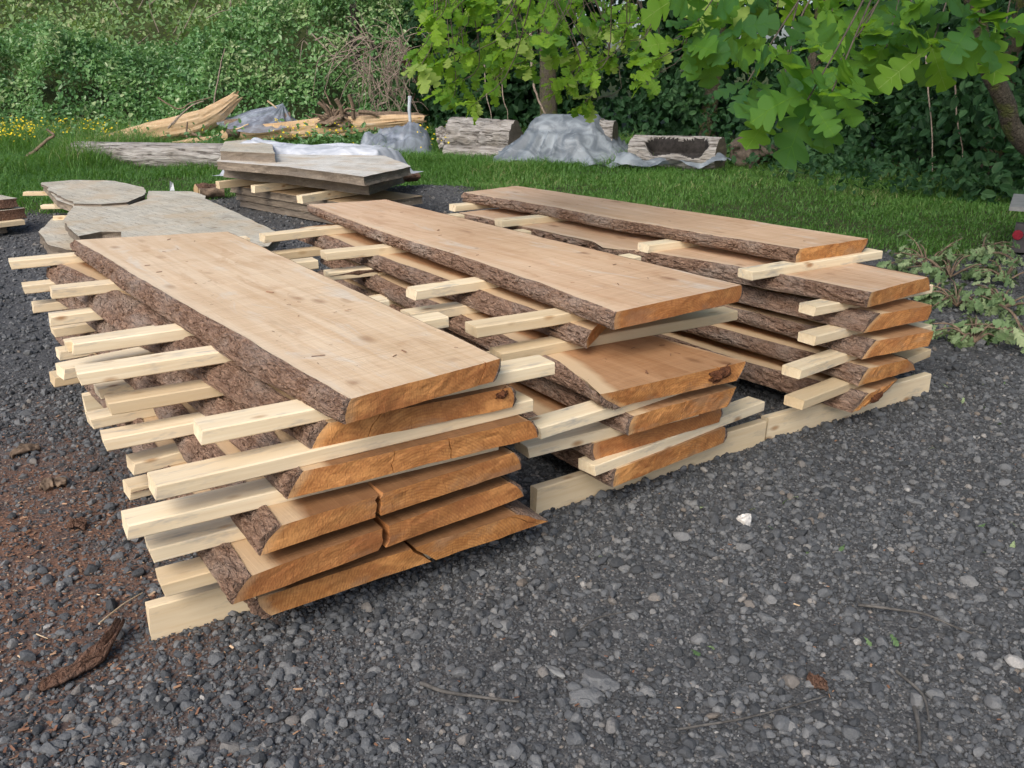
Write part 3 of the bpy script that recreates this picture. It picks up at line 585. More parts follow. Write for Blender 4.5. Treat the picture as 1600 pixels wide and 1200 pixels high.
for i, (a, b) in enumerate((((342, 284), (420, 276)), ((398, 290), (490, 280)), ((472, 306), (575, 290)))):
    wstick('pale batten, %s under the dark slab of the back pile' % ('leftmost', 'middle', 'rightmost')[i], at(a[0], a[1], .325), at(b[0], b[1], .33), .08, .075)
for i in range(3):
    c = (at(400, 258, .45)+at(580, 270, .45))/2+np.array([(i-1)*.5*ux[0], (i-1)*.5*ux[1], 0])
    wstick('thin batten, %s beneath the topmost slab of the back pile' % ('left', 'middle', 'right')[i], np.r_[c[:2]-uy*.25, .457], np.r_[c[:2]+uy*.3, .457], .06, .04)
# left edge stack
Lp = at(27, 311, .30)[:2]; lu = np.array([math.cos(TH+.25), math.sin(TH+.25)]); lv_ = np.array([-lu[1], lu[0]])
lr = lambda x0, x1, y0, y1: [Lp+lu*x0+lv_*y0, Lp+lu*x1+lv_*y0, Lp+lu*x1+lv_*y1, Lp+lu*x0+lv_*y1]
polyslab('wood_slab', 'brown-ended weathered slab at left edge, topmost of its pile', lr(-1.6, 0, 0, .35), .23, .31, ('greywood', 'barkstrip'), gg, seed=21, jag=.02)
polyslab('wood_slab', 'broken brown slab at left edge beneath the topmost one', lr(-1.6, .05, -.05, .4), .12, .215, ('greywood', 'barkstrip'), gg, seed=22, jag=.03)
polyslab('wood_slab', 'lowest weathered slab at left edge, near the gravel', lr(-1.6, -.15, -.05, .4), .01, .075, ('greywood', 'greyend'), gg, seed=23, jag=.02)
wstick('pale batten at left edge between lowest weathered slabs', np.r_[Lp-lu*.7-lv_*.1, .121], np.r_[Lp-lu*.02-lv_*.12, .121], .09, .047)
wstick('pale batten further back at left edge under topmost weathered slab', np.r_[Lp-lu*.7+lv_*.22, .231], np.r_[Lp-lu*.1+lv_*.22, .231], .07, .02)
# ------------------------------------------------------------------ ground
GB = np.array([(-40, 9.4), (-9, 9.6), (-5, 9.6), (-4.5, 9.9), (-3.9, 10.8), (-3, 11.2), (-1.1, 11.2), (0, 10.7), (1.5, 9.3), (2.7, 7.8), (3.4, 7.5), (4.1, 7.9), (6, 7.6), (40, 7.4)])
def gbound(x): return np.interp(x, GB[:, 0], GB[:, 1])
def grassness(x, y):
    w = .35*fbm(np.stack([x*1.3, y*1.3, 0*x], -1), 3)
    return sstep(-.35, .25, y-gbound(x)+w)
DC = W(.25, 3.0)[:2]
def dustness(x, y):
    p = np.stack([x, y], -1)-DC; a = p@E1; b = p@E2
    return np.exp(-(np.abs(a+.1*b*0)/.55)**2.5-(np.abs(b-.05)/1.15)**2.5)
def gz(x, y):
    f = .016*fbm(np.stack([x*1.1, y*1.1, 0*x+3], -1), 3)+.006*fbm(np.stack([x*6, y*6, 0*x+8], -1), 2)
    near_stack = np.exp(-(((np.stack([x, y], -1)@E1-2.3)/2.3)**4+((np.stack([x, y], -1)@E2-3.4)/1.9)**4))
    h = f*(1-.85*near_stack)-.004-.016*near_stack
    h = h+5.0*sstep(21, 36, y)*sstep(1, -5, x)+2.2*sstep(24, 45, y)
    h = h+.12*np.exp(-(((x+1.0)/.9)**2+((y-11.0)/.45)**2))      # gravel heap
    return h
xs = np.concatenate([np.linspace(-150, -14, 26)[:-1], np.linspace(-14, -5, 60)[:-1], np.linspace(-5, 6, 221)[:-1], np.linspace(6, 14, 50)[:-1], np.linspace(14, 150, 26)])
ys = np.concatenate([np.linspace(-60, -2, 16)[:-1], np.linspace(-2, 12, 281)[:-1], np.linspace(12, 40, 110)[:-1], np.linspace(40, 220, 24)])
gx, gy = np.meshgrid(xs, ys, indexing='xy')
o = mk('ground', np.stack([gx, gy, gz(gx, gy)], -1).reshape(-1, 3), gridf(len(ys), len(xs)), M['ground'], smooth=True, va={'grass': grassness(gx, gy).ravel(), 'dust': dustness(gx, gy).ravel()})
T(o, 'dark gravel yard running into rough grass at the back', 'ground', None, 'structure')
# ------------------------------------------------------------------ gravel
def ico(sub):
    t = (1+5**.5)/2
    V = np.array([(-1, t, 0), (1, t, 0), (-1, -t, 0), (1, -t, 0), (0, -1, t), (0, 1, t), (0, -1, -t), (0, 1, -t), (t, 0, -1), (t, 0, 1), (-t, 0, -1), (-t, 0, 1)], float)
    Fc = [(0, 11, 5), (0, 5, 1), (0, 1, 7), (0, 7, 10), (0, 10, 11), (1, 5, 9), (5, 11, 4), (11, 10, 2), (10, 7, 6), (7, 1, 8), (3, 9, 4), (3, 4, 2), (3, 2, 6), (3, 6, 8), (3, 8, 9), (4, 9, 5), (2, 4, 11), (6, 2, 10), (8, 6, 7), (9, 8, 1)]
    V /= np.linalg.norm(V[0])
    for _ in range(sub):
        V = list(V); cache = {}; N = []
        def mid(a, b):
            k = (min(a, b), max(a, b))
            if k not in cache: m = (np.array(V[a])+np.array(V[b])); V.append(m/np.linalg.norm(m)); cache[k] = len(V)-1
            return cache[k]
        for a, b, c in Fc: x, y, z = mid(a, b), mid(b, c), mid(c, a); N += [(a, x, z), (b, y, x), (c, z, y), (x, y, z)]
        Fc = N; V = np.array(V)
    return np.array(V), np.array(Fc)
def pebble(sub, seed, amp=.28):
    V, Fc = ico(sub); n = fbm(V*1.3+seed*11.7, 2); V = V*(1+amp*n[:, None])
    d = np.random.default_rng(seed).normal(size=(4, 3)); d /= np.linalg.norm(d, axis=1)[:, None]
    for q in d:                                   # flatten a few facets
        s = V@q; lim = .62; V = V-np.clip(s-lim, 0, None)[:, None]*q*.8
    return V, Fc
def scatter_meshes(variants, pos, scl, rotz, tilt, rnd, name, mat, smooth=False, idx=None):
    Vs, Fs, rs, off = [], [], [], 0; n = len(pos); k = len(variants); idx = rng.integers(0, k, n) if idx is None else idx
    for j, (V, Fc) in enumerate(variants):
        I = np.where(idx == j)[0]
        if not len(I): continue
        P = V[None]*scl[I][:, None, :]
        c, s = np.cos(tilt[I])[:, None], np.sin(tilt[I])[:, None]
        y, z = P[..., 1]*c-P[..., 2]*s, P[..., 1]*s+P[..., 2]*c
        c, s = np.cos(rotz[I])[:, None], np.sin(rotz[I])[:, None]
        P = np.stack([P[..., 0]*c-y*s, P[..., 0]*s+y*c, z], -1)+pos[I][:, None]
        f = Fc[None]+(off+np.arange(len(I))*len(V))[:, None, None]
        Vs.append(P.reshape(-1, 3)); Fs.append(f.reshape(-1, Fc.shape[1])); rs.append(np.repeat(rnd[I], len(Fc))); off += len(I)*len(V)
    return mk(name, np.concatenate(Vs), np.concatenate(Fs), mat, smooth=smooth, fa={'rnd': np.concatenate(rs)})
def gravel_pts(n, y0, y1, power):
    u = rng.random(n)**power; y = y0+(y1-y0)*u; half = (y*.66+.55); x = (rng.random(n)*2-1)*half
    return x, y
N1, N2, N3 = 105000, 170000, 60000
x1, y1 = gravel_pts(N1, 1.0, 4.3, 1.0); s1 = np.clip(rng.lognormal(math.log(.0055), .52, N1), .0030, .022); b1 = s1 > .0078
x2, y2 = gravel_pts(N2, 1.0, 4.6, 1.0); s2 = np.clip(rng.lognormal(math.log(.0036), .32, N2), .0022, .008)
x3, y3 = gravel_pts(N3, 4.0, 11.2, .9); s3 = np.clip(rng.lognormal(math.log(.0095), .45, N3), .005, .03)
for nm, x, y, s, sub, txt in (('gravel', x1[b1], y1[b1], s1[b1], 1, 'loose dark grey crushed gravel in the foreground'), ('gravel', x1[~b1], y1[~b1], s1[~b1], 0, 'small dark grey gravel chips between the bigger stones'), ('gravel', x2, y2, s2, 0, 'fine dark grit lying between the gravel stones'), ('gravel', x3, y3, s3, 0, 'dark gravel further back around and behind the timber stacks')):
    dens = fbm(np.stack([x*2.2, y*2.2, 0*x+5], -1), 3)
    keep = (grassness(x, y) < .5) & (rng.random(len(x)) < np.clip(.88+.5*dens, .50, 1)*(1-.75*dustness(x, y)))
    x, y, s = x[keep], y[keep], s[keep]; n = len(x)
    scl = s[:, None]*np.stack([rng.uniform(.85, 1.45, n), rng.uniform(.75, 1.1, n), rng.uniform(.5, .9, n)], 1)
    pos = np.stack([x, y, gz(x, y)+scl[:, 2]*rng.uniform(.05, .75, n)], 1)
    o = scatter_meshes([pebble(sub, 40+i) for i in range(10)], pos, scl, rng.random(n)*6.3, rng.normal(0, .35, n), rng.random(n)**1.15, nm, M['stone'], smooth=False)
    T(o, txt, 'gravel', None, 'stuff')
# sawdust and chips at the left of the front stack
n = 9000; a = rng.normal(.20, .32, n); b = rng.normal(3.0, .75, n); p = a[:, None]*E1+b[:, None]*E2
p2 = np.stack(gravel_pts(700, 1.1, 4.5, 1.0), 1); p = np.vstack([p, p2]); n = len(p); ok = grassness(p[:, 0], p[:, 1]) < .5; p = p[ok]; n = len(p)
V = np.array([(-1, -.5, 0), (1, -.6, .1), (1.1, .5, 0), (-.9, .55, .12), (-1, -.5, -.25), (1, -.6, -.2), (1.1, .5, -.25), (-.9, .55, -.2)], float); Fc = np.array([(0, 1, 2, 3), (0, 4, 5, 1), (1, 5, 6, 2), (2, 6, 7, 3), (3, 7, 4, 0)])
s = np.clip(rng.lognormal(math.log(.0030), .5, n), .0012, .012); scl = np.stack([s, s*rng.uniform(.3, .8, n), s*.4], 1)
o = scatter_meshes([(V, Fc)], np.stack([p[:, 0], p[:, 1], gz(p[:, 0], p[:, 1])+.006+.006*rng.random(n)], 1), scl, rng.random(n)*6.3, rng.normal(0, .35, n), rng.random(n), 'wood_chips', M['chip'])
T(o, 'reddish brown sawdust and wood chips strewn beside the left front stack', 'wood chips', None, 'stuff')
shv = []
for (a0_, a1_, b0_, b1_, z_, n_) in ((1.0, 1.45, 2.1, 4.6, .676, 46), (2.25, 2.75, 2.4, 5.0, .676, 30), (3.6, 3.95, 2.6, 5.0, .676, 18), (2.1, 2.5, 2.05, 2.4, .468, 10)):
    for _ in range(n_): shv.append(W(random.uniform(a0_, a1_), random.uniform(b0_, b1_), z_+.002))
shv = np.array(shv); n = len(shv); s = np.clip(rng.lognormal(math.log(.0042), .5, n), .002, .013)
o = scatter_meshes([(V, Fc)], shv, np.stack([s*1.6, s*rng.uniform(.2, .6, n), s*.5], 1), rng.random(n)*6.3, rng.normal(0, .3, n), rng.random(n)*.9, 'wood_shavings', M['chip'])
T(o, 'brown wood crumbs and shavings on the top slabs', 'wood shavings', None, 'stuff')
# individual rocks
def rock(label, u, v, size, mat, seed, flat=.6, rot=0.0, sub=3, amp=.35, asp=1.0):
    V, Fc = pebble(sub, seed, amp); V = V*(1+.05*fbm(V*6+seed, 2))[:, None]; p = at(u, v, 0); V = V*np.array([size*asp, size, size*flat])
    o = mk('rock', V, Fc, mat, smooth=False, loc=(p[0], p[1], gz(p[0:1], p[1:2])[0]+size*flat*.5), rz=rot, fa={'rnd': np.full(len(Fc), .80)}); return T(o, label, 'rock', 'larger rocks on the gravel')
rock('rough white rock lying on the dark gravel', 1163, 815, .030, M['whiterock'], 3, .85)
rock('flat dark grey rock, front half of a broken pair', 915, 1088, .034, M['stone'], 5, .35, .5, asp=1.2)
rock('flat dark grey rock, rear half of a broken pair', 938, 1060, .036, M['stone'], 6, .35, -.4, asp=1.3)
rock('elongated pale speckled rock left of broken dark pair', 868, 1046, .016, M['deck'], 7, .6, -.9, asp=2.4)
rock('smooth rounded grey rock in the centre foreground', 719, 1050, .022, M['stone'], 8, .6, .3, asp=1.2)
rock('squarish grey rock left in foreground, bigger than its neighbours', 597, 968, .018, M['stone'], 9, .6, .8)
rock('angular grey rock near the lowest split slab', 748, 892, .022, M['stone'], 10, .6, 1.8)
rock('rounded grey rock at the bottom centre edge', 718, 1112, .020, M['stone'], 11, .6, 1.2)
rock('pale grey rock at right of the gravel', 1412, 876, .022, M['stone'], 12, .6, .2)
rock('long flat grey rock at bottom left corner', 88, 1165, .022, M['stone'], 13, .5, .4, asp=1.4)
# bark strip, bits and twigs on the gravel
def sheetstrip(name, label, pts, w, mat, seed, cat, curl=.5, grp=None):
    P = spline([np.r_[at(u, v, 0)[:2], z] for u, v, z in pts], 40); t, nn, bb = frames(P); k = 13; an = np.linspace(-1, 1, k)
    x = np.linspace(0, 1, 40)[:, None]; wid = w*(1-.55*np.abs(2*x-1)**2.5)*(1+.35*fbm(np.stack([x*5+0*an, 0*x+an*.5, 0*x+0*an+seed], -1), 2))
    lat = an[None]*wid; up = curl*wid*(1-an[None]**2)+.012*fbm(np.stack([x*4+0*an, 0*x+an*7, 0*x+0*an+seed], -1), 3)
    side = np.cross(t, [0, 0, 1]); side /= np.linalg.norm(side, axis=1)[:, None]
    top = P[:, None]+side[:, None]*lat[..., None]+np.array([0, 0, 1])*up[..., None]
    bot = top-np.array([0, 0, .008])
    V = np.concatenate([top.reshape(-1, 3), bot.reshape(-1, 3)]); f = gridf(40, k); V -= P[20]*np.array([1, 1, 0])
    i = np.arange(39); j = np.arange(k-1); N_ = 40*k
    sides = np.vstack([np.stack([i*k, i*k+N_, (i+1)*k+N_, (i+1)*k], 1), np.stack([(i+1)*k+k-1, (i+1)*k+k-1+N_, i*k+k-1+N_, i*k+k-1], 1), np.stack([j+1, j+1+N_, j+N_, j], 1), np.stack([39*k+j, 39*k+j+N_, 39*k+j+1+N_, 39*k+j+1], 1)])
    o = mk(name, V, [np.vstack([f[:, ::-1], f+N_, sides])], mat, smooth=True, loc=P[20]*np.array([1, 1, 0])); return T(o, label, cat, grp)
sheetstrip('bark_strip', 'curled reddish brown strip of shed bark on gravel, bottom left', [(62, 1078, .004), (100, 1060, .012), (140, 1040, .02), (172, 1015, .03), (192, 985, .035)], .026, M['barkstrip'], 4, 'bark strip', .4)
sheetstrip('bark_strip', 'small red-brown bark flake on gravel at right foreground', [(1262, 1060, .008), (1278, 1070, .012), (1292, 1080, .006)], .014, M['barkstrip'], 6, 'bark strip', .3)
sheetstrip('bark_strip', 'dark bark scrap on the sawdust, left of the stacks', [(65, 765, .01), (82, 758, .02), (105, 755, .008)], .03, M['dead'], 8, 'bark strip', .3)
sheetstrip('bark_strip', 'flat bark scrap beside the front bearer, lower left', [(105, 825, .01), (118, 822, .016), (135, 822, .008)], .02, M['barkstrip'], 9, 'bark strip', .2)
sheetstrip('bark_strip', 'dark grey bark scrap at the left edge of gravel', [(18, 715, .01), (40, 706, .02), (62, 700, .008)], .022, M['dead'], 10, 'bark strip', .2)
def stick(label, pts, r, mat='twig', k=6, n=24, cat='stick', name='fallen_stick', grp='sticks lying about'):
    mb = MB(); P = spline(pts, n); P = P+np.stack([vn(P*9+q) for q in (1, 5, 9)], 1)*r*.7; c = P.mean(0); c[2] = 0
    tube(mb, P-c, r*np.linspace(1, .55, n), k); o = mb.build(name, M[mat], smooth=True, loc=c); return T(o, label, cat, grp)
gp = lambda u, v, z=.008: at(u, v, z)
stick('greenish grey crooked stick in the centre foreground gravel', [gp(655, 1068), gp(690, 1080, .015), (gp(740, 1088, .012)), gp(810, 1095)], .006, 'dusty')
stick('thin dark twig lying on gravel, right of broken rock', [gp(1060, 1140), gp(1150, 1125, .012), gp(1210, 1110, .01), gp(1290, 1088)], .0035, 'dusty')
stick('short forked stick at bottom right of gravel', [gp(1428, 1108), gp(1436, 1140, .014), gp(1438, 1175)], .006, 'dusty')
stick('dark stick beside short forked stick, bottom right', [gp(1400, 1050), gp(1440, 1085, .012), gp(1452, 1130)], .005, 'dusty')
stick('long dark twig on the right of the gravel', [gp(1340, 945), gp(1400, 952, .014), gp(1450, 962, .014), gp(1520, 990)], .005, 'dusty')
stick('thin curved twig on gravel below the middle stack', [gp(905, 985), gp(935, 965, .012), gp(985, 955)], .003, 'dusty')
stick('thin straw-like splinter beside the front bearer', [gp(155, 975, .03), gp(190, 945, .02), gp(222, 925, .01)], .003, 'rawwood')
stick('tiny pale splinter on sawdust at lower left', [gp(57, 990), gp(75, 998)], .002, 'rawwood', n=6)
# ------------------------------------------------------------------ logs and debris in the grass
def logd(seed, amp=.09, fx=6, fa=5):
    def f(t, a):
        q = np.stack([t*fx*.5, np.cos(a)*1.2, np.sin(a)*1.2+seed], -1); r = np.abs(fbm(np.stack([t*fx*.5, np.cos(a)*fa, np.sin(a)*fa+seed*3], -1), 3))
        return 1+amp*1.3*fbm(q, 2)+amp*1.2*(sstep(0, .4, r)-.6)
    return f
def log(name, label, A, B, r0, r1, mats, seed, k=48, n=50, amp=.09, cat='log', mid=None, disp=None, grp='old logs in the grass', inner=None):
    A, B = np.array(A, float), np.array(B, float); mb = MB(); c = (A+B)/2; c[2] = 0
    P = spline([A, (A+B)/2+(mid if mid is not None else 0), B], n); tube(mb, P-c, np.linspace(r0, r1, n), k, 0, disp or logd(seed, amp), True, 1)
    ph = math.atan2(B[1]-A[1], B[0]-A[0])-math.pi/2; cc, ss_ = math.cos(-ph), math.sin(-ph)
    mb.V = [np.stack([v[:, 0]*cc-v[:, 1]*ss_, v[:, 0]*ss_+v[:, 1]*cc, v[:, 2]], 1) for v in mb.V]
    root = thing(name, label, cat, c, ph, grp); b = mb.build('trunk_wood', [M[m] for m in mats], root, True, va={'edge': np.full(mb.n, .2)})
    if inner:
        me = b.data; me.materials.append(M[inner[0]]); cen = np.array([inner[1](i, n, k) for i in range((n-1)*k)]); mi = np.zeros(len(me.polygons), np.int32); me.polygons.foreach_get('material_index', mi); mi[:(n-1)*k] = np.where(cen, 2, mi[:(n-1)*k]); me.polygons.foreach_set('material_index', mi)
    return root
def Yp(u, v, Y): return atY(u, v, Y)
log('log', 'short thick grey log in the grass, left of plastic-covered log', [-1.03, 16.3, .33], [.06, 15.75, .29], .31, .29, ('graylog', 'greyend'), 1)
log('log', 'low half-buried log under the short thick grey log', [-1.15, 15.9, .07], [.0, 15.5, .06], .12, .12, ('graylog', 'greyend'), 2)
log('log', 'broken light chunk at left end of short thick log', [-1.28, 16.3, .22], [-1.0, 16.25, .30], .16, .2, ('graylog', 'rawwood'), 3, amp=.3, n=20)
log('log', 'long grey fallen log lying in the grass at left', Yp(118, 244, 14.7), Yp(372, 246, 13.6), .215, .20, ('graylog', 'greyend'), 4, amp=.06, n=90)
log('log', 'big log under the grey plastic sheet, its end showing', [.62, 15.2, .34], [1.66, 14.9, .36], .34, .30, ('graylog', 'greyend'), 5)
def hollow(t, a, raw=False):
    base = logd(6, .07)(t, a); aa = (a-2.4+math.pi) % (2*math.pi)-math.pi
    edge_ = .56+.10*np.sin(t*9)+.1*vn(np.stack([t*7, 0*t, 0*t+3], -1))
    sh_ = .05*vn(np.stack([aa*4, 0*t, 0*t+8], -1)); m = sstep(.17, .22, t-.12*np.abs(aa))*sstep(.92, .87, t+.10*np.abs(aa))*sstep(edge_+.2, edge_-.14, np.abs(aa))
    return base*(1-.86*m) if not raw else m
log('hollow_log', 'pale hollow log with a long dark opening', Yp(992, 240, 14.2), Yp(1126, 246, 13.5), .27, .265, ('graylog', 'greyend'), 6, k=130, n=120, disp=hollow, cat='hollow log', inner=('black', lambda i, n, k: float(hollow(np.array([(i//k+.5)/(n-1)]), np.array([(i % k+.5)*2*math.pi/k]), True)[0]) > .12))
V, Fc = pebble(4, 77, .45); V = V*np.array([.32, .3, .32])*(1+.12*fbm(V*3, 3))[:, None]
T(mk('burl', V, Fc, M['limb'], smooth=True, loc=atY(1166, 236, 14.3)), 'dark knobbly burl of wood beside the hollow log', 'burl')
def loc90(V): V = np.asarray(V); return np.stack([V[:, 1], -V[:, 0], V[:, 2]], 1)
def split_log(name, label, pts, rad, seed, mats, flat=.45, jag=.35, cat='split log', grp='broken trunks behind the grass', ytilt=.6):
    P = spline(pts, 70); c = P.mean(0); c[2] = 0; t, nn, bb = frames(P); k = 30; an = np.arange(k)*2*math.pi/k
    x = np.linspace(0, 1, 70)[:, None]+0*an[None]; r = np.interp(np.linspace(0, 1, 70), np.linspace(0, 1, len(rad)), rad)[:, None]
    d = 1+jag*.5*fbm(np.stack([x*2.5, np.cos(an)[None]*2.2+0*x, np.sin(an)[None]*2.2+seed+0*x], -1), 3)+.10*fbm(np.stack([x*6, np.cos(an)[None]*9+0*x, np.sin(an)[None]*9+0*x], -1), 2)
    V = P[:, None]+(r*d)[..., None]*(flat*np.cos(an)[None, :, None]*nn[:, None]+np.sin(an)[None, :, None]*(bb[:, None]))-c
    ext = np.array([t[0]*-1, t[-1]])
    for i, e in ((0, -1), (69, 1)): V[i] += t[i]*(e*.18*np.abs(fbm(np.stack([np.cos(an)*3, np.sin(an)*3, 0*an+seed], -1), 2)))[:, None]
    mb = MB(); mb.add(loc90(V.reshape(-1, 3)), gridf(70, k, True)); 
    mb.add(loc90(V[0]), np.arange(k)[None]); mb.add(loc90(V[-1]), np.arange(k)[::-1][None])
    o = mb.build(name, [M[m] for m in mats], None, False, va={'edge': np.full(mb.n, .2)}, loc=c, rz=R(90)); return T(o, label, cat, grp)
split_log('split_trunk', 'large pale split trunk half lifted out of the grass, at left', [Yp(160, 219, 17.3), Yp(230, 209, 17.4), Yp(300, 195, 17.6), Yp(336, 177, 17.8), Yp(366, 154, 18.0)], [.07, .17, .21, .18, .10], 2, ('rawwood',), .5)
split_log('split_trunk', 'long splintered trunk lying behind the white sheeting', [Yp(372, 212, 17.2), Yp(440, 206, 17.3), Yp(520, 199, 17.4), Yp(600, 191, 17.4), Yp(656, 186, 17.4)], [.13, .15, .17, .12, .06], 5, ('rawwood',), .7, .5)
split_log('split_trunk', 'dark bark-covered half of the splintered trunk', [Yp(470, 200, 17.6), Yp(520, 190, 17.65), Yp(600, 184, 17.6), Yp(645, 181, 17.6)], [.08, .17, .10, .05], 9, ('dead',), .7, .6)
log('log', 'small round log end in front of clear plastic tent', Yp(350, 211, 16.9), Yp(388, 205, 17.4), .09, .10, ('dead', 'rawwood'), 8, n=14, k=24)
split_log('split_trunk', 'small yellow split board beside the grey fallen log', [Yp(282, 224, 16.6), Yp(300, 222, 16.6), Yp(318, 219, 16.6)], [.05, .07, .05], 12, ('rawwood',), .6, .3)
# root mass
mb = MB(); c0 = Yp(520, 190, 17.35); r2 = random.Random(5)
V, Fc = pebble(3, 91, .5); mb.add(V*np.array([.34, .22, .16])*(1+.2*fbm(V*4, 3))[:, None], Fc)
for i in range(26):
    a = r2.uniform(.2, 2.9); d = np.array([math.cos(a)*r2.uniform(.4, 1), r2.uniform(-.6, .5), math.sin(a)*r2.uniform(.5, 1.0)]); L = r2.uniform(.25, .62)
    P = spline([d*.05, d*L*.5+np.array([r2.uniform(-.08, .08), 0, r2.uniform(-.05, .1)]), d*L+np.array([r2.uniform(-.15, .15), 0, r2.uniform(-.16, .08)])], 9)
    tube(mb, P, np.linspace(r2.uniform(.02, .05), .008, 9), 6)
for (u, v, u2, v2, r) in ((497, 160, 515, 182, .045), (545, 148, 552, 185, .045), (525, 155, 535, 185, .05), (560, 175, 590, 180, .05)):
    tube(mb, spline([Yp(u, v, 17.2)-c0, (Yp(u, v, 17.2)+Yp(u2, v2, 17.3))/2-c0+np.array([.03, 0, .02]), Yp(u2, v2, 17.3)-c0], 8), [r*.8]*8, 8)
T(mb.build('root_mass', M['dead'], smooth=True, loc=c0), 'tangled upturned root mass on the splintered trunk', 'roots')
# branches and sticks on the pile
for i, (pts, r, mt, lb) in enumerate([
    ([(40, 250), (56, 234), (76, 217), (84, 210), (72, 203)], .030, 'dead', 'bent dark stick poking out of grass at far left'),
    ([(333, 172), (338, 140), (344, 104), (352, 76)], .018, 'twig', 'upright dead stem standing behind the split trunk'),
    ([(247, 152), (262, 162), (280, 170), (300, 160), (330, 152)], .016, 'dead', 'arched dead branch above the pale split trunk'),
    ([(262, 200), (280, 182), (300, 165), (318, 158)], .018, 'twig', 'slanting dead branch leaning on the pale split trunk'),
    ([(270, 195), (285, 178), (294, 168)], .012, 'twig', 'short brown branch leaning on the pale split trunk'),
    ([(292, 215), (291, 200), (292, 190)], .022, 'dead', 'short dark stub standing at front of split trunk'),
    ([(300, 228), (330, 215), (360, 205), (388, 195)], .022, 'rawwood', 'bare pole lying across sticks before the plastic tent'),
    ([(300, 208), (315, 215), (330, 220)], .03, 'dead', 'dark short branch in the stick heap'),
    ([(418, 158), (425, 164), (432, 170)], .02, 'rawwood', 'light stick end poking up behind plastic tent'),
    ([(590, 200), (612, 210), (632, 218)], .02, 'twig', 'thin pole propped below the splintered trunk'),
    ([(345, 205), (347, 216)], .02, 'rawwood', 'short pale upright offcut before the plastic tent')]):
    Yq = 14.6 if i == 0 else 18.6 if i == 1 else 17.1; stick(lb, [Yp(u, v, Yq) for u, v in pts], r, mt, 7, 16, 'branch', 'dead_branch', 'dead branches around the debris')
T(stick('pale metal pipe standing upright beside the splintered trunk', [Yp(640, 150, 17.0), Yp(640.5, 190, 17.0), np.r_[Yp(641, 235, 17.0)[:2], -.05]], .035, 'steel', 10, 8, 'pipe', 'metal_pipe'), 'pale metal pipe standing upright beside the splintered trunk', 'pipe')
for i, (u, v, u2, v2) in enumerate(((306, 297, 345, 293), (312, 302, 350, 300), (598, 289, 652, 280))):
    log('log', ('reddish split log on gravel left of the back pile', 'pale split offcut beside reddish log, left of back pile', 'brown log end sticking out right of the back pile')[i], at(u, v, .06) if i < 2 else at(u, v-8, .2), at(u2, v2, .06) if i < 2 else at(u2, v2-5, .2), .06, .055, ('barkstrip' if i != 1 else 'dead', 'rawwood'), 20+i, k=16, n=14, amp=.2)
# ------------------------------------------------------------------ plastic sheets
def drape(name, label, c, sx, sy, rz, hf, mat, nx=90, ny=60, cat='plastic sheet'):
    x, y = np.meshgrid(np.linspace(-sx, sx, nx), np.linspace(-sy, sy, ny), indexing='ij')
    e = .08*fbm(np.stack([x*2, y*2, 0*x+4], -1), 3); z = hf(x, y)
    V = np.stack([x+e, y+e*.7, z], -1).reshape(-1, 3)
    o = mk(name, V, gridf(nx, ny), M[mat], smooth=True, loc=(c[0], c[1], 0), rz=rz); return T(o, label, cat)
def hlog(x, y):
    t = np.clip((x+.95)/1.35, 0, 1); d = np.abs(y)/.40
    inside = .36+.36*np.sqrt(np.clip(1-(np.minimum(d, 1)*.98)**2, 0, 1)); ex = np.clip(np.abs(x+.35)-.42, 0, None); dd = np.sqrt(np.clip(np.abs(y)-.36, 0, None)**2+(ex*.75)**2)
    fold = .15*((1-np.abs(vn(np.stack([np.arctan2(y, x+.35)*6.5+.4*dd, dd*.25, 0*x], -1))))**2-.45)*sstep(0, .25, dd)*sstep(.95, .5, dd)
    h = .74*np.exp(-(dd/.27)**1.25)*np.where(dd > 0, 1, 1); top = .70+.02*fbm(np.stack([x*5, y*5, 0*x], -1), 2)
    return np.maximum(np.where(dd < .02, np.minimum(inside+.02, .74), np.minimum(h, inside+.05))+fold, .05+.05*fbm(np.stack([x*5, y*5, 0*x+2], -1), 3)+.10*np.exp(-((x-1.1)/.35)**2-((y+.35)/.15)**2))
drape('plastic_sheet', 'grey translucent plastic sheet draped over a big log', (1.22, 14.95), 1.35, .95, R(-16), hlog, 'tarp')
def hribbon(x, y): return .10+.10*fbm(np.stack([x*3, y*5, 0*x+6], -1), 3)+.12*np.cos(y/.22*1.5)
drape('plastic_sheet', 'trailing tail of bluish plastic lying before the hollow log', (2.35, 13.55), .85, .17, R(-18), hribbon, 'tarp', 60, 16)
# tent over the debris
def tent():
    pk = Yp(442, 161, 17.9); ring = [Yp(338, 194, 17.6), Yp(366, 204, 17.1), Yp(402, 208, 16.9), Yp(438, 202, 17.0), Yp(468, 192, 17.6), Yp(462, 190, 18.3), Yp(400, 186, 18.7), Yp(345, 184, 18.2), Yp(338, 194, 17.6)]
    Rg = spline(ring, 90); n = 24; V = []
    rid = [Yp(380, 172, 17.8)]
    for i, t in enumerate(np.linspace(0, 1, n)):
        ang = np.linspace(0, 2*math.pi, 90); f = 1.3*(.35-np.abs(vn(np.stack([np.cos(ang)*4.5, np.sin(ang)*4.5, 0*ang+t*.25], -1))))
        P = pk*(1-t)+Rg*t; P[:, 2] += -.10*math.sin(math.pi*t)+.09*f*math.sin(math.pi*min(t*1.1, 1))
        left = np.clip((pk[0]-P[:, 0])/1.2, 0, 1); P[:, 2] += .20*np.sin(np.pi*left)*(1-t)*2*t
        V.append(P)
    V = np.array(V); c = pk*np.array([1, 1, 0])
    return T(mk('plastic_sheet', (V-c).reshape(-1, 3), gridf(n, 90), M['tent'], smooth=True, loc=c), 'clear plastic sheet pitched like a small tent over debris', 'plastic sheet')
tent()
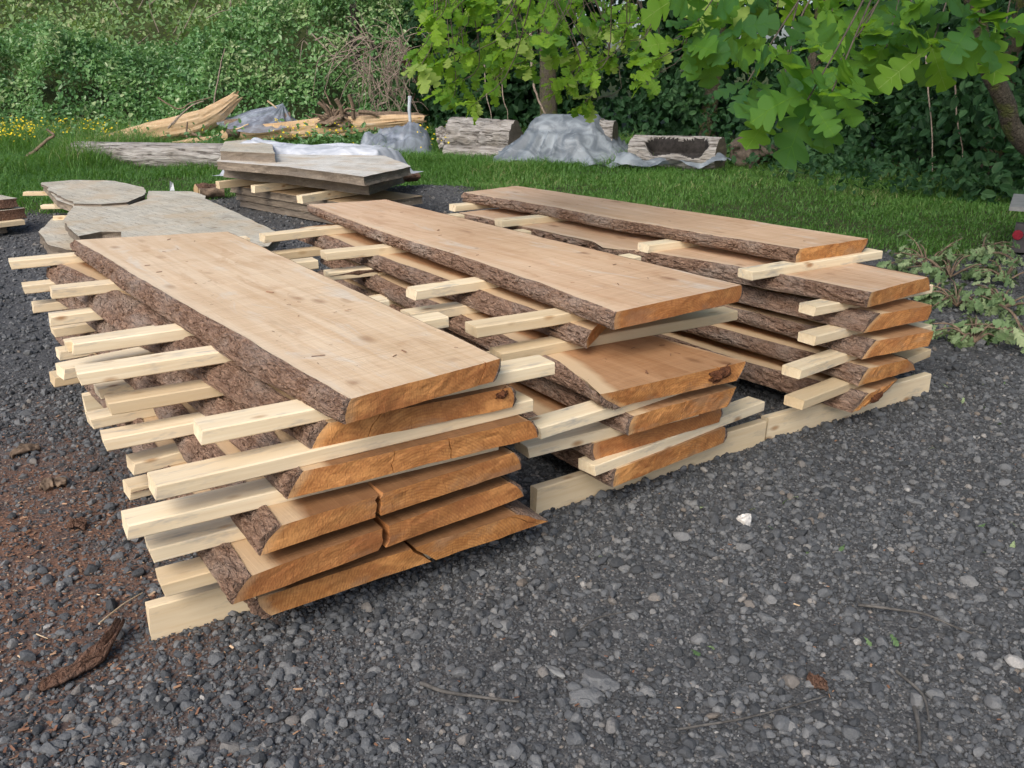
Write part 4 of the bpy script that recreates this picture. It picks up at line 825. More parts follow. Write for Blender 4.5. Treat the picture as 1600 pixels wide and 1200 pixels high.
log('log', 'dark log lying under the clear plastic tent', Yp(352, 196, 17.6), Yp(455, 186, 17.8), .10, .12, ('dead', 'rawwood'), 31, n=20, k=20)
def hlump(x, y):
    r = np.sqrt((x/.62)**2+(y/.5)**2); return np.clip(.42*np.sqrt(np.clip(1-r*r, 0, 1)), 0, 1)*(1+.5*fbm(np.stack([x*4, y*4, 0*x+1], -1), 3))+.03
drape('plastic_sheet', 'crumpled clear plastic heap in grass right of the pile', Yp(618, 236, 16.2)[:2], .62, .5, .2, hlump, 'tent', 50, 40)
wl, wr = atY(364, 250, 10.9), atY(636, 250, 10.4); wc = (wl+wr)/2; hl = np.linalg.norm((wr-wl)[:2])/2
def hwhite(x, y):
    e = sstep(hl, hl-.25, np.abs(x)); w = np.sqrt(np.clip(1-(np.abs(y)/.5)**4, 0, 1)); base = .615-.06*x/hl+.02*np.sin(x*3.2)+.025*fbm(np.stack([x*2.2, y*2, 0*x+1], -1), 2)+.022*fbm(np.stack([x*5, y*9, 0*x+9], -1), 3)
    return np.maximum(base*(.55+.45*e)*w, .30)
drape('plastic_sheet', 'crumpled white plastic sheet over the pile behind thick grey slab', wc[:2], hl, .5, math.atan2(wr[1]-wl[1], wr[0]-wl[0]), hwhite, 'white_sheet', 140, 50)
polyslab('wood_slab', 'pale plank end poking out left of white plastic sheet', px(.64, [(343, 236), (352, 221), (385, 218), (425, 226), (430, 240)]), .55, .64, ('greywood', 'greyend'), gg, seed=33)
# small white scrap in the grass
o = mk('plastic_scrap', np.array([(-.03, 0, 0), (.03, 0, 0), (.015, .02, .09), (-.01, -.01, .12), (.0, .05, .02)]), [np.array([(0, 1, 2), (0, 2, 3), (1, 4, 2), (4, 0, 3)])], M['white_sheet'], loc=at(269, 298, .05)); T(o, 'tiny white plastic scrap in grass behind the weathered slabs', 'plastic scrap')
# trailer corner at the right edge
tr = at(1579, 394, 0); root = thing('trailer', 'corner of a low dark trailer with red lens at right edge', 'trailer', tr, -.52)
mb = MB(); box(mb, (.81, .42, .365), (1.76, .9, .035)); mb.build('deck', M['deck'], root)
mb = MB(); box(mb, (.85, -.06, .14), (1.7, .10, .235)); mb.build('bumper', M['darkpaint'], root)
mb = MB(); box(mb, (.10, -.05, .303), (.045, .045, .088)); mb.build('post', M['rust'], root)
mb = MB(); box(mb, (1.5, -.05, .303), (.045, .045, .088)); mb.build('post', M['rust'], root)
mb = MB(); an = np.arange(20)*2*math.pi/20; tube(mb, [(.03, -.112, .165), (.03, -.125, .165)], [.042, .037], 20); mb.build('tail_light', M['redlens'], root, True)
# ------------------------------------------------------------------ leaves
def nrm(v): return v/(np.linalg.norm(v, axis=-1, keepdims=True)+1e-9)
SIMPLE = (np.array([(0, 0, 0), (.32, .30, .07), (.32, -.30, .07), (.74, .24, .03), (.74, -.24, .03), (1, 0, -.10)]), np.array([(0, 5, 3, 1), (0, 2, 4, 5)]))
def leafcloud(name, mat, pos, d, nn, size, rnd, variants=(SIMPLE,), parent=None, smooth=False, loc=None, foff=None):
    d = nrm(d); y = nrm(np.cross(nn, d)); z = np.cross(d, y); n = len(pos); idx = rng.integers(0, len(variants), n)
    if loc is not None: pos = pos-np.asarray(loc)
    Vs, Fs, rs, off = [], {}, {}, 0
    for j, (V, Fc) in enumerate(variants):
        I = np.where(idx == j)[0]
        if not len(I): continue
        P = size[I][:, None, None]*(V[None, :, 0:1]*d[I][:, None]+V[None, :, 1:2]*y[I][:, None]+V[None, :, 2:3]*z[I][:, None])+pos[I][:, None]
        Vs.append(P.reshape(-1, 3))
        f = Fc[None]+(off+np.arange(len(I))*len(V))[:, None, None]
        Fs.setdefault(Fc.shape[1], []).append(f.reshape(-1, Fc.shape[1])); rs.setdefault(Fc.shape[1], []).append(np.repeat(rnd[I], len(Fc)) if foff is None else np.clip(rnd[I][:, None]+foff[j][None], 0, 1).ravel()); off += len(I)*len(V)
    ks = list(Fs)
    return mk(name, np.concatenate(Vs), [np.concatenate(Fs[k]) for k in ks], mat, parent, smooth, fa={'rnd': np.concatenate([np.concatenate(rs[k]) for k in ks])}, loc=loc)
def rdir(n): return nrm(rng.normal(size=(n, 3)))
# bramble thicket on the left bank
def hT(x, y):
    top = np.interp(x, [-18, -12, -9, -7.5, -6.3, -5, -3.6, -2.6], [2.2, 1.95, 2.0, 1.45, 2.0, 2.9, 3.3, 2.6])
    n = fbm(np.stack([x*.75, y*.75, 0*x], -1), 3)
    m = fbm(np.stack([x*1.5, y*1.5, 0*x+4], -1), 3); return (top*(1+.20*n)+.30*m+.14*fbm(np.stack([x*4, y*4, 0*x+4], -1), 2))*sstep(18.4, 20.8, y+.4*n+.25*m)
def surf_leaves(hf, x, y, deep):
    e = .12; h = hf(x, y); gx_, gy_ = (hf(x+e, y)-h)/e, (hf(x, y+e)-h)/e
    N = nrm(np.stack([-gx_, -gy_, 1+0*x], 1)); return np.stack([x, y, h-deep], 1), N
n = 150000; x = rng.uniform(-16, -2.2, n); y = 18.6+6.0*rng.random(n)**1.5
P, N = surf_leaves(hT, x, y, rng.exponential(.16, n)-.05); ok = (P[:, 2] > .02); cl = fbm(P*np.array([1.6, 1.6, 1.6]), 3); ok &= rng.random(n) < np.clip(.62+1.0*cl, .04, 1)
P, N, cl = P[ok], N[ok], cl[ok]; n = len(P)
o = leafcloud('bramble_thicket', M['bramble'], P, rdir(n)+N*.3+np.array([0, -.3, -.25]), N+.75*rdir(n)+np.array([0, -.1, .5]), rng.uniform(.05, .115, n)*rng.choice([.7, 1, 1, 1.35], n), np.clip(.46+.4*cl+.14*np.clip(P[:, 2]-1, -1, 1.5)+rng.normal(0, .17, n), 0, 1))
T(o, 'dense green bramble thicket covering the bank at left', 'bramble thicket', None, 'stuff')
def hH(x, y): return gz(x, y)+(1.1+1.3*sstep(27, 36, y))*(1+.55*fbm(np.stack([x*.45, y*.45, 0*x+9], -1), 3))+np.interp(x, [-30, -12, -4, 2], [.9, .5, 2.2, 1.5])
n = 90000; x = rng.uniform(-26, 1.5, n); y = rng.uniform(23.5, 37, n)
P, N = surf_leaves(hH, x, y, rng.exponential(.35, n)-.1); cl = fbm(P*.9, 3); ok = rng.random(n) < np.clip(.6+1.1*cl, .03, 1); P, N, cl = P[ok], N[ok], cl[ok]; n = len(P)
o = leafcloud('hillside_shrubs', M['hill'], P, rdir(n)+np.array([0, -.2, -.1]), N+.9*rdir(n), rng.uniform(.08, .19, n), np.clip(.5+.35*cl+rng.normal(0, .2, n), 0, 1))
T(o, 'light green scrub growing up the hillside behind the brambles', 'scrub', None, 'stuff')
# dark woodland edge, centre and right
PL = np.array([(-3.2, 20.3), (-1.2, 19.2), (1.2, 18.8), (3.2, 17.6), (4.6, 15.2), (5.1, 12.8), (5.5, 11.0), (6.8, 9.6), (9.5, 8.6)])
seg = np.cumsum(np.r_[0, np.linalg.norm(np.diff(PL, axis=0), axis=1)])
def wall(n, d0, d1, h, hp=1.0):
    s = rng.random(n)*seg[-1]; x = np.interp(s, seg, PL[:, 0]); y = np.interp(s, seg, PL[:, 1])
    tx = np.interp(s+.3, seg, PL[:, 0])-np.interp(s-.3, seg, PL[:, 0]); ty = np.interp(s+.3, seg, PL[:, 1])-np.interp(s-.3, seg, PL[:, 1]); l = np.hypot(tx, ty)
    nx, ny = -ty/l, tx/l; z = h*rng.random(n)**hp; bul = .35*fbm(np.stack([s*.9, z*.9, 0*s], -1), 3)-.55*np.exp(-z/.5)+.15*z
    d = d0+(d1-d0)*rng.random(n)**1.4+bul
    return np.stack([x+nx*d, y+ny*d, z+.02], 1), np.stack([-nx, -ny, 0*nx], 1)
P, N = wall(52000, .1, 1.7, 4.6, 1.15); cl = fbm(P*1.15+3, 3); ok = rng.random(len(P)) < np.clip(.42+1.0*cl, .03, 1)*np.where(P[:, 2] < 1.1, 1, .75); P, N, cl = P[ok], N[ok], cl[ok]; n = len(P)
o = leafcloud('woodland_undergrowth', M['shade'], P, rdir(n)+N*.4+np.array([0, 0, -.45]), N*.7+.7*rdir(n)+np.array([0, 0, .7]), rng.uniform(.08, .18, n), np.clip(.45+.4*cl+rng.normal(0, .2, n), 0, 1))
T(o, 'dark green undergrowth along the shady woodland edge at right', 'undergrowth', None, 'stuff')
P, N = wall(24000, 2.0, 6.0, 6.5); n = len(P)
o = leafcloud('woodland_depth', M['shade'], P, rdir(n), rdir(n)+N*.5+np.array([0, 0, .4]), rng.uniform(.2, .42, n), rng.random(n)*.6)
T(o, 'deep shaded foliage inside the wood beyond the undergrowth', 'wood', None, 'stuff')
# ------------------------------------------------------------------ trees of the wood
def tree(name, label, base, r, h, lean, cz, cr, nleaf, mat='bark2', lsize=(.16, .32), forks=3, grp='trees at the edge of the wood', cmat='crown', seed=0, cc=(0, 0)):
    base = np.asarray(base, float); root = thing(name, label, 'tree', base, 0, grp); mb = MB()
    top = np.array([lean[0], lean[1], h]); P = spline([(0, 0, -.1), top*.35+np.array([.05, .03, 0]), top*.7, top], 26)
    tube(mb, P, np.interp(np.linspace(0, 1, 26), [0, .06, .2, 1], [r*1.35, r*1.1, r, r*.5]), 16, 0, logd(seed, .10, 10, 4)); q = random.Random(seed)
    for i in range(forks):
        z0 = q.uniform(.35, .9); p = top*z0; a = q.uniform(0, 6.3); L = q.uniform(.3, .5)*h
        tube(mb, spline([p, p+np.array([math.cos(a), math.sin(a), .8])*L*.5, p+np.array([math.cos(a)*1.2, math.sin(a)*1.2, 1.1])*L], 10), np.linspace(r*.45, r*.12, 10), 7)
    mb.build('trunk', M[mat], root, True)
    u = rdir(nleaf); rr_ = rng.random(nleaf)**.45; C = np.array([top[0]*.8+cc[0], top[1]*.8+cc[1], cz]); p = C+u*rr_[:, None]*np.array(cr)
    k = fbm(p*.55+seed, 3); ok = rng.random(nleaf) < np.clip(.55+1.1*k, .02, 1); p, k = p[ok], k[ok]; m = len(p)
    leafcloud('crown', M[cmat], p, rdir(m)+np.array([0, 0, -.3]), rdir(m)*.8+np.array([0, 0, .8]), rng.uniform(*lsize, m), np.clip(.5+.4*k+rng.normal(0, .18, m), 0, 1), parent=root)
    return root
tree('conifer', 'broad brown conifer trunk rising behind the dead brush', np.r_[atY(634, 60, 24.5)[:2], 0.2], .30, 14, (0, 0), 11, (3, 3, 4.5), 1800, forks=0, seed=1, mat='bark')
tree('tree', 'thin dark trunk left of the broad conifer trunk', np.r_[atY(550, 40, 22.5)[:2], 0.2], .11, 10, (.1, 0), 7.5, (2.2, 2.2, 2.6), 1500, seed=2)
tree('tree', 'slim dark trunk close beside the broad conifer trunk', np.r_[atY(584, 30, 23.0)[:2], 0.2], .10, 10, (-.1, .2), 7.5, (2.2, 2.2, 2.6), 1500, seed=3)
tree('tree', 'mossy forked tree trunk behind the plastic-covered log', np.r_[atY(858, 200, 17.6)[:2], 0], .15, 8, (-.4, .3), 5.9, (2.8, 2.6, 2.2), 2800, 'mossy', seed=4, forks=5)
tree('tree', 'dark trunk in the wood behind the hollow log', np.r_[atY(1105, 200, 18.2)[:2], 0], .14, 9, (.3, .2), 6.3, (3, 2.8, 2.4), 2800, 'mossy', seed=5)
tree('tree', 'shaded trunk behind hanging oak leaves, right of the burl', np.r_[atY(1255, 200, 16.2)[:2], 0], .12, 9, (.4, .3), 6.2, (3, 2.8, 2.6), 2800, 'mossy', seed=6)
tree('tree', 'shaded trunk at far right of the woodland edge', np.r_[atY(1545, 260, 12.8)[:2], 0], .13, 9, (.3, .5), 6.3, (3.2, 3, 2.8), 2800, 'mossy', seed=7)
tree('tree', 'unseen leafy tree added right of the yard to shade it', (9.5, 6.5, 0), .16, 9, (-.3, 0), 6.0, (3.3, 3.6, 2.6), 3000, 'mossy', seed=8)  # out of view, added so its crown darkens the grass at right
for i, (u, v1, v2, Yq, lb) in enumerate(((1453, 128, 282, 11.6, 'long pale vine hanging in front of the dark undergrowth'), (1500, 190, 255, 11.9, 'short vine hanging right of the long pale vine'), (764, 150, 205, 17.6, 'thin bare stem in shade above the short thick log'), (790, 150, 200, 17.8, 'second thin bare stem in shade above the log'), (836, 110, 190, 17.0, 'pale slanting sapling stem beside the mossy forked trunk'))):
    o = stick(lb, [atY(u-8, v1-60, Yq+.2), atY(u-4, v1, Yq), atY(u+3, (v1+v2)/2, Yq), atY(u+4+(20 if i == 4 else 0), v2, Yq)], .012 if i < 4 else .03, 'twig', 6, 20, 'vine' if i < 2 else 'stem', 'hanging_vine' if i < 2 else 'sapling_stem', 'bare stems in the wood')
tree('tree', 'second unseen leafy tree added at right for more shade', (8.6, 1.8, 0), .16, 9, (-.8, 0), 6.2, (3.2, 3.2, 2.6), 3000, 'mossy', seed=9)  # out of view, another crown added to cut skylight on the right side
# dead brush
mb = MB(); c0 = Yp(590, 110, 19.2); q = random.Random(11)
for i in range(190):
    a = Yp(q.uniform(560, 642), q.uniform(55, 165), 19.2+q.uniform(-.5, .5)); L = q.uniform(.35, 1.1); an = q.gauss(-1.9, 1.0); d = np.array([math.cos(an)*.7, q.uniform(-.3, .3), math.sin(an)])
    P = spline([a, a+d*L*.5+np.array([q.uniform(-.12, .12), 0, q.uniform(0, .2)]), a+d*L], 9); tube(mb, P-c0, np.linspace(.010, .004, 9), 4, cap=False)
for i in range(16):
    a = Yp(q.uniform(480, 610), q.uniform(50, 90), 19.0); e = a+np.array([q.uniform(-.9, .9), q.uniform(-.3, .3), q.uniform(-.9, .1)])
    P = spline([a, (a+e)/2+np.array([0, 0, q.uniform(0, .25)]), e], 10); tube(mb, P-c0, np.linspace(.014, .005, 10), 4, cap=False)
T(mb.build('dead_brush', M['twig'], loc=c0), 'tangle of dead brown twigs hanging below the conifer trunk', 'dead brush')
mb = MB(); c0 = Yp(440, 20, 24)
for i in range(46):
    a = Yp(q.uniform(180, 640), q.uniform(-10, 85), 22.8+q.uniform(-.5, 3)); L = q.uniform(.4, 1.3); an = q.gauss(1.2, .6); e = a+np.array([math.cos(an)*.8, 0, math.sin(an)])*L
    tube(mb, spline([a, (a+e)/2+np.array([q.uniform(-.15, .15), 0, .05]), e], 8)-c0, np.linspace(.013, .005, 8), 4, cap=False)
T(mb.build('bare_stems', M['twig'], loc=c0), 'bare pale stems standing up through the hillside scrub', 'bare stems', None, 'stuff')
# ------------------------------------------------------------------ grass and flowers
def grass(n, x0, x1, y0, y1, hh, name, label, pw=1.0):
    x = rng.uniform(x0, x1, n); y = y0+(y1-y0)*rng.random(n)**pw; g = grassness(x, y); wallx = np.interp(y, PL[::-1, 1], PL[::-1, 0])+.6
    ok = (rng.random(n) < g*np.clip(.8+.5*fbm(np.stack([x*1.5, y*1.5, 0*x], -1), 2), .2, 1)) & (x < wallx+.5); x, y, g = x[ok], y[ok], g[ok]; n = len(x)
    tuft = fbm(np.stack([x*.9, y*.9, 0*x+2], -1), 3); h = hh(x, y)*np.clip(1+.55*tuft, .3, 2)*rng.uniform(.5, 1.25, n)*(.45+.55*g)
    a = rng.random(n)*6.3; ln = rng.uniform(.35, 1.3, n)*h; wd = rng.uniform(.0025, .0055, n)*(1+.02*y); dx, dy = np.cos(a), np.sin(a); px_, py_ = -dy*wd, dx*wd
    B = np.stack([x, y, gz(x, y)-.005], 1)
    V = np.stack([B+np.stack([px_, py_, 0*x], 1), B-np.stack([px_, py_, 0*x], 1), B+np.stack([dx*ln*.3+px_*.8, dy*ln*.3+py_*.8, h*.6], 1), B+np.stack([dx*ln*.3-px_*.8, dy*ln*.3-py_*.8, h*.6], 1), B+np.stack([dx*ln, dy*ln, h*(1-.25*rng.random(n))], 1)], 1).reshape(-1, 3)
    k = np.arange(n)[:, None]*5; r = np.clip(.48+.28*tuft+rng.normal(0, .2, n)+.35*(rng.random(n) > .93)*(g < .98), 0, 1)
    o = mk(name, V, [k+np.array([[0, 1, 3, 2]]), k+np.array([[2, 3, 4]])], M['grass'], fa={'rnd': np.r_[r, r]}); T(o, label, 'grass', None, 'stuff')
def hg(x, y): return .058+.12*sstep(11.5, 14.5, y)*sstep(4, 1.0, x)+.10*sstep(-4.5, -7, x)+.05*sstep(14, 17, y)
grass(230000, -11, 6.8, 7.0, 14.2, hg, 'grass', 'green grass in front of the old logs and beside the gravel')
grass(80000, -14, 5.5, 14.0, 20.0, lambda x, y: hg(x, y)+.05, 'grass', 'taller grass around and behind the old logs', 1.3)
fl = []
for (u0, u1, v0, v1, Y0, Y1, n) in ((-40, 60, 192, 240, 15.5, 18.5, 330), (50, 190, 200, 238, 16, 18.5, 130), (425, 500, 214, 230, 16, 17.2, 70), (650, 705, 210, 250, 14.5, 17, 24), (0, 330, 195, 215, 17.5, 18.6, 60), (500, 560, 208, 228, 16, 17, 30)):
    for _ in range(n):
        Yq = random.uniform(Y0, Y1); p = atY(random.uniform(u0, u1), 230, Yq); fl.append((p[0], Yq, random.triangular(.18, .62, .42)))
fl = np.array(fl); n = len(fl); an = np.arange(6)*math.pi/3; disc = np.c_[np.cos(an), np.sin(an), np.r_[.25, .1, .25, .1, .25, .1]]
o = leafcloud('buttercups', M['petal'], fl, rdir(n)*np.array([1, 1, .3]), np.array([0, -.5, .8])+.5*rdir(n), rng.uniform(.011, .022, n), rng.random(n), ((disc, np.arange(6)[None]),))
T(o, 'yellow buttercups scattered through the long grass', 'buttercups', None, 'stuff')
# leafy weeds among debris
wp = []; wd_ = []
for (u, v, Yq, n, sp) in ((500, 218, 16.6, 260, .55), (560, 208, 17.0, 260, .5), (330, 224, 16.4, 160, .3), (150, 228, 17.3, 260, .8), (60, 225, 17.5, 420, 1.2), (1250, 262, 14.2, 300, .7), (1180, 262, 14.3, 200, .5), (1330, 290, 12.6, 300, .7), (700, 200, 17.2, 200, .5), (1420, 310, 11.0, 260, .6)):
    dk_ = u >= 700  # weeds by the wood get the leaf colour with shade painted in
    p = atY(u, v, Yq); (wd_ if dk_ else wp).append(np.stack([rng.normal(p[0], sp, n), rng.normal(Yq, .3, n), np.abs(rng.normal(0, .16, n))+.08], 1))
wp = np.concatenate(wp); n = len(wp)
o = leafcloud('leafy_weeds', M['bramble'], wp, rdir(n)+np.array([0, -.2, .1]), np.array([0, -.3, .9])+.5*rdir(n), rng.uniform(.06, .12, n), np.clip(rng.normal(.4, .2, n), 0, 1))
T(o, 'low leafy weeds among the broken trunks and logs', 'weeds', None, 'stuff')
wp = np.concatenate(wd_); n = len(wp)
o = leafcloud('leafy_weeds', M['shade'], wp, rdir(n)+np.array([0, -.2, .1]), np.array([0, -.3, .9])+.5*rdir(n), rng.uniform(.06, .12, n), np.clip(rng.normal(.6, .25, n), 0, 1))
T(o, 'low weeds with shade-darkened leaves along the foot of the wood edge', 'weeds', None, 'stuff')
# ------------------------------------------------------------------ oak with overhanging branches
OFF = []
def oakleaf(seed, curl=.35):
    q = np.random.default_rng(seed); base = [(0, .012), (.10, .025), (.15, .075), (.20, .09), (.235, .04), (.30, .15), (.35, .175), (.395, .155), (.43, .07), (.505, .245), (.56, .275), (.615, .24), (.645, .105), (.70, .265), (.755, .29), (.81, .245), (.84, .135), (.89, .19), (.94, .185), (.985, .11), (1.005, .04), (1.01, 0.0)]
    mid, L, Rr = [], [], []; bend = q.normal(0, .08)
    for i, (x, w) in enumerate(base):
        zc = -curl*.35*x*x; mid.append((x, bend*x*x, zc))
        for S, sg in ((L, 1), (Rr, -1)):
            ww = w*(1+.12*math.sin(i*.7+sg*2+seed))*(1.0+q.normal(0, .03)); dx = q.normal(0, .004)+(.035 if w > .14 else 0)
            S.append((x+dx, bend*x*x+sg*ww, zc+ww*(.26+.22*sg*math.sin(seed*1.7))+.035*math.sin(i*.9+seed)+q.normal(0, .008)-ww*ww*curl*1.3))
    n = len(base); V = np.array(mid+L+Rr); Fc = []; OFF.append(None)
    for i in range(n-1):
        Fc.append((i, i+1, n+i+1, n+i)); Fc.append((i+1, i, 2*n+i, 2*n+i+1))
    V = np.vstack([V, [(-.16, .006, .02), (-.16, -.006, .02), (0, .008, .0), (0, -.008, .0)]]); k = 3*n; Fc.append((k, k+1, k+3, k+2)); nb_ = len(Fc); V = list(V)
    def vein(p, q_, w):
        t = np.array(q_)-np.array(p); y = nrm(np.cross([0, 0, 1.0], t))*w; k = len(V); up = np.array([0, 0, .006])
        V.extend([p+y+up, p-y+up, q_-y*.3+up, q_+y*.3+up]); Fc.append((k, k+1, k+2, k+3))
    for i in range(0, n-3, 3): vein(V[i], V[i+3], .007)
    for i in (6, 10, 14, 17):
        for S in (L, Rr): vein(V[max(i-3, 0)], V[max(i-3, 0)]+(np.array(S[i])-V[max(i-3, 0)])*.85, .004)
    OFF[-1] = np.r_[np.zeros(nb_), np.full(len(Fc)-nb_, .35)]
    return np.array(V), np.array(Fc)
OAK = [oakleaf(i, c) for i, c in enumerate((.25, .8, .45, 1.15, .15, .6))]
CURLED = [oakleaf(20+i, 1.2+.5*i) for i in range(4)]
def clusters(tips, dirs, sizes, nl, seed, droop=.35, spread=1.0):
    P, D, N, S, Rn = [], [], [], [], []; q = np.random.default_rng(seed)
    for t, d, s in zip(tips, dirs, sizes):
        d = nrm(np.array(d)); k = q.integers(nl[0]-(1 if t[1] < 3 else 0), nl[1]+1-(1 if t[1] < 3 else 0)); tone = q.normal(.70 if t[1] > 3 else .52, .2); a = np.cross(d, [0, 0, 1.0]); a = nrm(a); b = np.cross(a, d); ph = q.random()*6.3
        for i in range(k):
            an = ph+i*2.4; rad = spread*q.uniform(.55, 1.3); dd = d+rad*(math.cos(an)*a+math.sin(an)*b)+np.array([0, 0, -droop*q.uniform(.2, 1.4)])
            P.append(np.array(t)-d*s*q.uniform(0, .55)); D.append(dd); N.append(np.array([0, -.35, .9])+.42*q.normal(size=3)+(.9*np.array([0, -.8, .3]) if t[1] < 3 else 0)); S.append(s*q.uniform(.6, 1.12)); Rn.append(np.clip(tone+q.normal(0, .16), 0, 1))
    return map(np.array, (P, D, N, S, Rn))
tb = np.r_[atY(1600, 222, 6.4)[:2], 0]; base = np.array([4.55, 6.35, 0.0])
oak = thing('oak_tree', 'leaning mossy oak at right with lobed leaves overhanging the yard', 'tree', base)
mb = MB(); tp = spline([base+(0, 0, -.1), base+(-.12, .0, .45), atY(1606, 226, 6.4), atY(1570, 160, 6.3), atY(1542, 95, 6.2), atY(1528, 30, 6.1), atY(1515, -80, 6.0), np.array([2.9, 5.7, 3.3]), np.array([2.5, 5.2, 4.6])], 70)
tube(mb, tp-base, np.interp(np.linspace(0, 1, 70), [0, .15, .3, 1], [.12, .085, .06, .035]), 16, 0, logd(44, .12, 14, 4)); mb.build('trunk', M['mossy'], oak, True)
limbs = [[(2.95, 5.75, 3.0), (2.4, 4.2, 3.1), (1.7, 2.9, 2.7), (1.1, 2.3, 2.15)], [(2.9, 5.7, 3.3), (1.6, 5.4, 3.6), (.4, 5.0, 3.1), (-.4, 4.9, 2.5)], [(2.7, 5.4, 4.0), (1.3, 4.4, 4.0), (.5, 3.8, 3.2), (.3, 3.4, 2.4)], [(2.95, 5.7, 2.9), (2.6, 4.0, 2.7), (2.0, 2.6, 2.3), (1.6, 2.2, 1.9)], [(2.5, 5.2, 4.4), (3.0, 3.4, 4.8), (2.2, 2.2, 4.2), (1.0, 1.5, 3.6)]]
tips, dirs, sizes = [], [], []; tw = MB()
LS = []
for L in limbs:
    S = spline(L, 30); LS.append(S); tube(tw, S-base, np.linspace(.045, .010, 30), 7)
LSA = np.concatenate(LS); q = random.Random(21)
def addtip(u, v, Yq, s, dv=None):
    if Yq < 3: dv = nrm(np.array([q.uniform(-.5, .2), -.75, q.uniform(-.5, .15)])); v -= 22; s *= .9
    p = atY(u, v, Yq); st = p+np.array([q.uniform(.05, .35), q.uniform(-.05, .35), q.uniform(.14, .34)])*(s/.15)*.9
    if Yq < 3: st = p-dv*.12+np.array([.10, .12, .16])
    near = LSA[np.argmin(np.linalg.norm(LSA-st-np.array([0, 0, .25]), axis=1))]
    tube(tw, spline([near, (near+st)/2+np.array([0, 0, .08]), st, p], 12)-base, np.linspace(.004, .0015, 12), 5, cap=False)
    tips.append(p); dirs.append(dv if dv is not None else p-st); sizes.append(s)
for (u, v, Yq, s) in ((1168, 150, 2.05, .135), (1235, 105, 2.1, .135), (1262, 178, 1.85, .165), (1300, 165, 1.9, .15), (1225, 190, 1.95, .15), (1310, 120, 2.1, .13),
    (1340, 70, 2.3, .16), (1385, 95, 2.35, .16), (1420, 60, 2.3, .16), (1300, 40, 2.5, .15), (1260, 20, 2.6, .15), (1455, 95, 2.2, .15), (1480, 20, 2.2, .17), (1530, 55, 2.0, .17), (1570, 70, 2.05, .15), (1215, 35, 2.6, .15), (1360, 20, 2.5, .16), (1410, 10, 2.6, .16), (1230, -5, 2.7, .15),
    (1090, 55, 2.35, .15), (1125, 80, 2.4, .15), (1065, 92, 2.4, .13), (1150, 50, 2.6, .15), (1110, 15, 2.5, .16), (1170, 15, 2.7, .15), (1080, 10, 2.6, .15), (1145, 92, 2.5, .12)):
    addtip(u, v, Yq, s)
spots = [(660, 98), (680, 75), (700, 100), (672, 40), (700, 20), (720, 55), (740, 30), (735, 85), (715, 125), (745, 110), (765, 95), (770, 60), (790, 20), (800, 90), (690, 140), (742, 165), (765, 135), (785, 115), (815, 60), (830, 110), (845, 30), (860, 80), (880, 50), (885, 140), (905, 165), (890, 110), (870, 145), (920, 120), (915, 70), (935, 30), (945, 95), (900, 20), (960, 70), (980, 50), (985, 85), (1010, 30), (1025, 95), (760, 5), (825, 5), (660, 10), (650, 120), (700, 165), (1000, 135), (935, 60), (975, 20), (690, 5), (870, 10), (725, 10), (780, 75), (855, 55)]
for (u, v) in spots:
    addtip(u+q.uniform(-6, 6), v+q.uniform(-6, 6), q.uniform(3.7, 5.2), q.uniform(.085, .125))
    for _k in range(1 if q.random() < .75 else 2): addtip(u+q.uniform(-18, 18), v-q.uniform(5, 30), q.uniform(4.2, 5.6), q.uniform(.085, .12))
for i in range(430):                       # unseen crown leaves, added above the view to shade the yard's right
    p = np.array([q.uniform(1.6, 6.5), q.uniform(3.0, 9.5), q.uniform(2.9, 6.2)])
    if p[2] < 1.9+.08*p[1]: continue
    tips.append(p); dirs.append((q.gauss(0, 1), q.gauss(0, 1), q.uniform(-.6, .3))); sizes.append(q.uniform(.15, .22))
for i in range(120):                       # leaves close to the limbs
    S = LS[q.randrange(5)]; p = S[q.randrange(8, 30)]+np.array([q.gauss(0, .45), q.gauss(0, .45), abs(q.gauss(.35, .4))]); 
    if p[2] < 1.7+.075*p[1]+.2: continue
    tips.append(p); dirs.append((q.gauss(0, 1), q.gauss(0, 1), q.uniform(-.6, .3))); sizes.append(q.uniform(.12, .16))
tw.build('limbs', M['limb'], oak, True)
P, D, N, S, Rn = clusters(tips, dirs, sizes, (5, 7), 3, .18, 1.5)
lf = leafcloud('crown', M['oak'], P, D, N, S, Rn, OAK, oak, True, loc=base, foff=OFF[:6]); lf.location = (0, 0, 0)
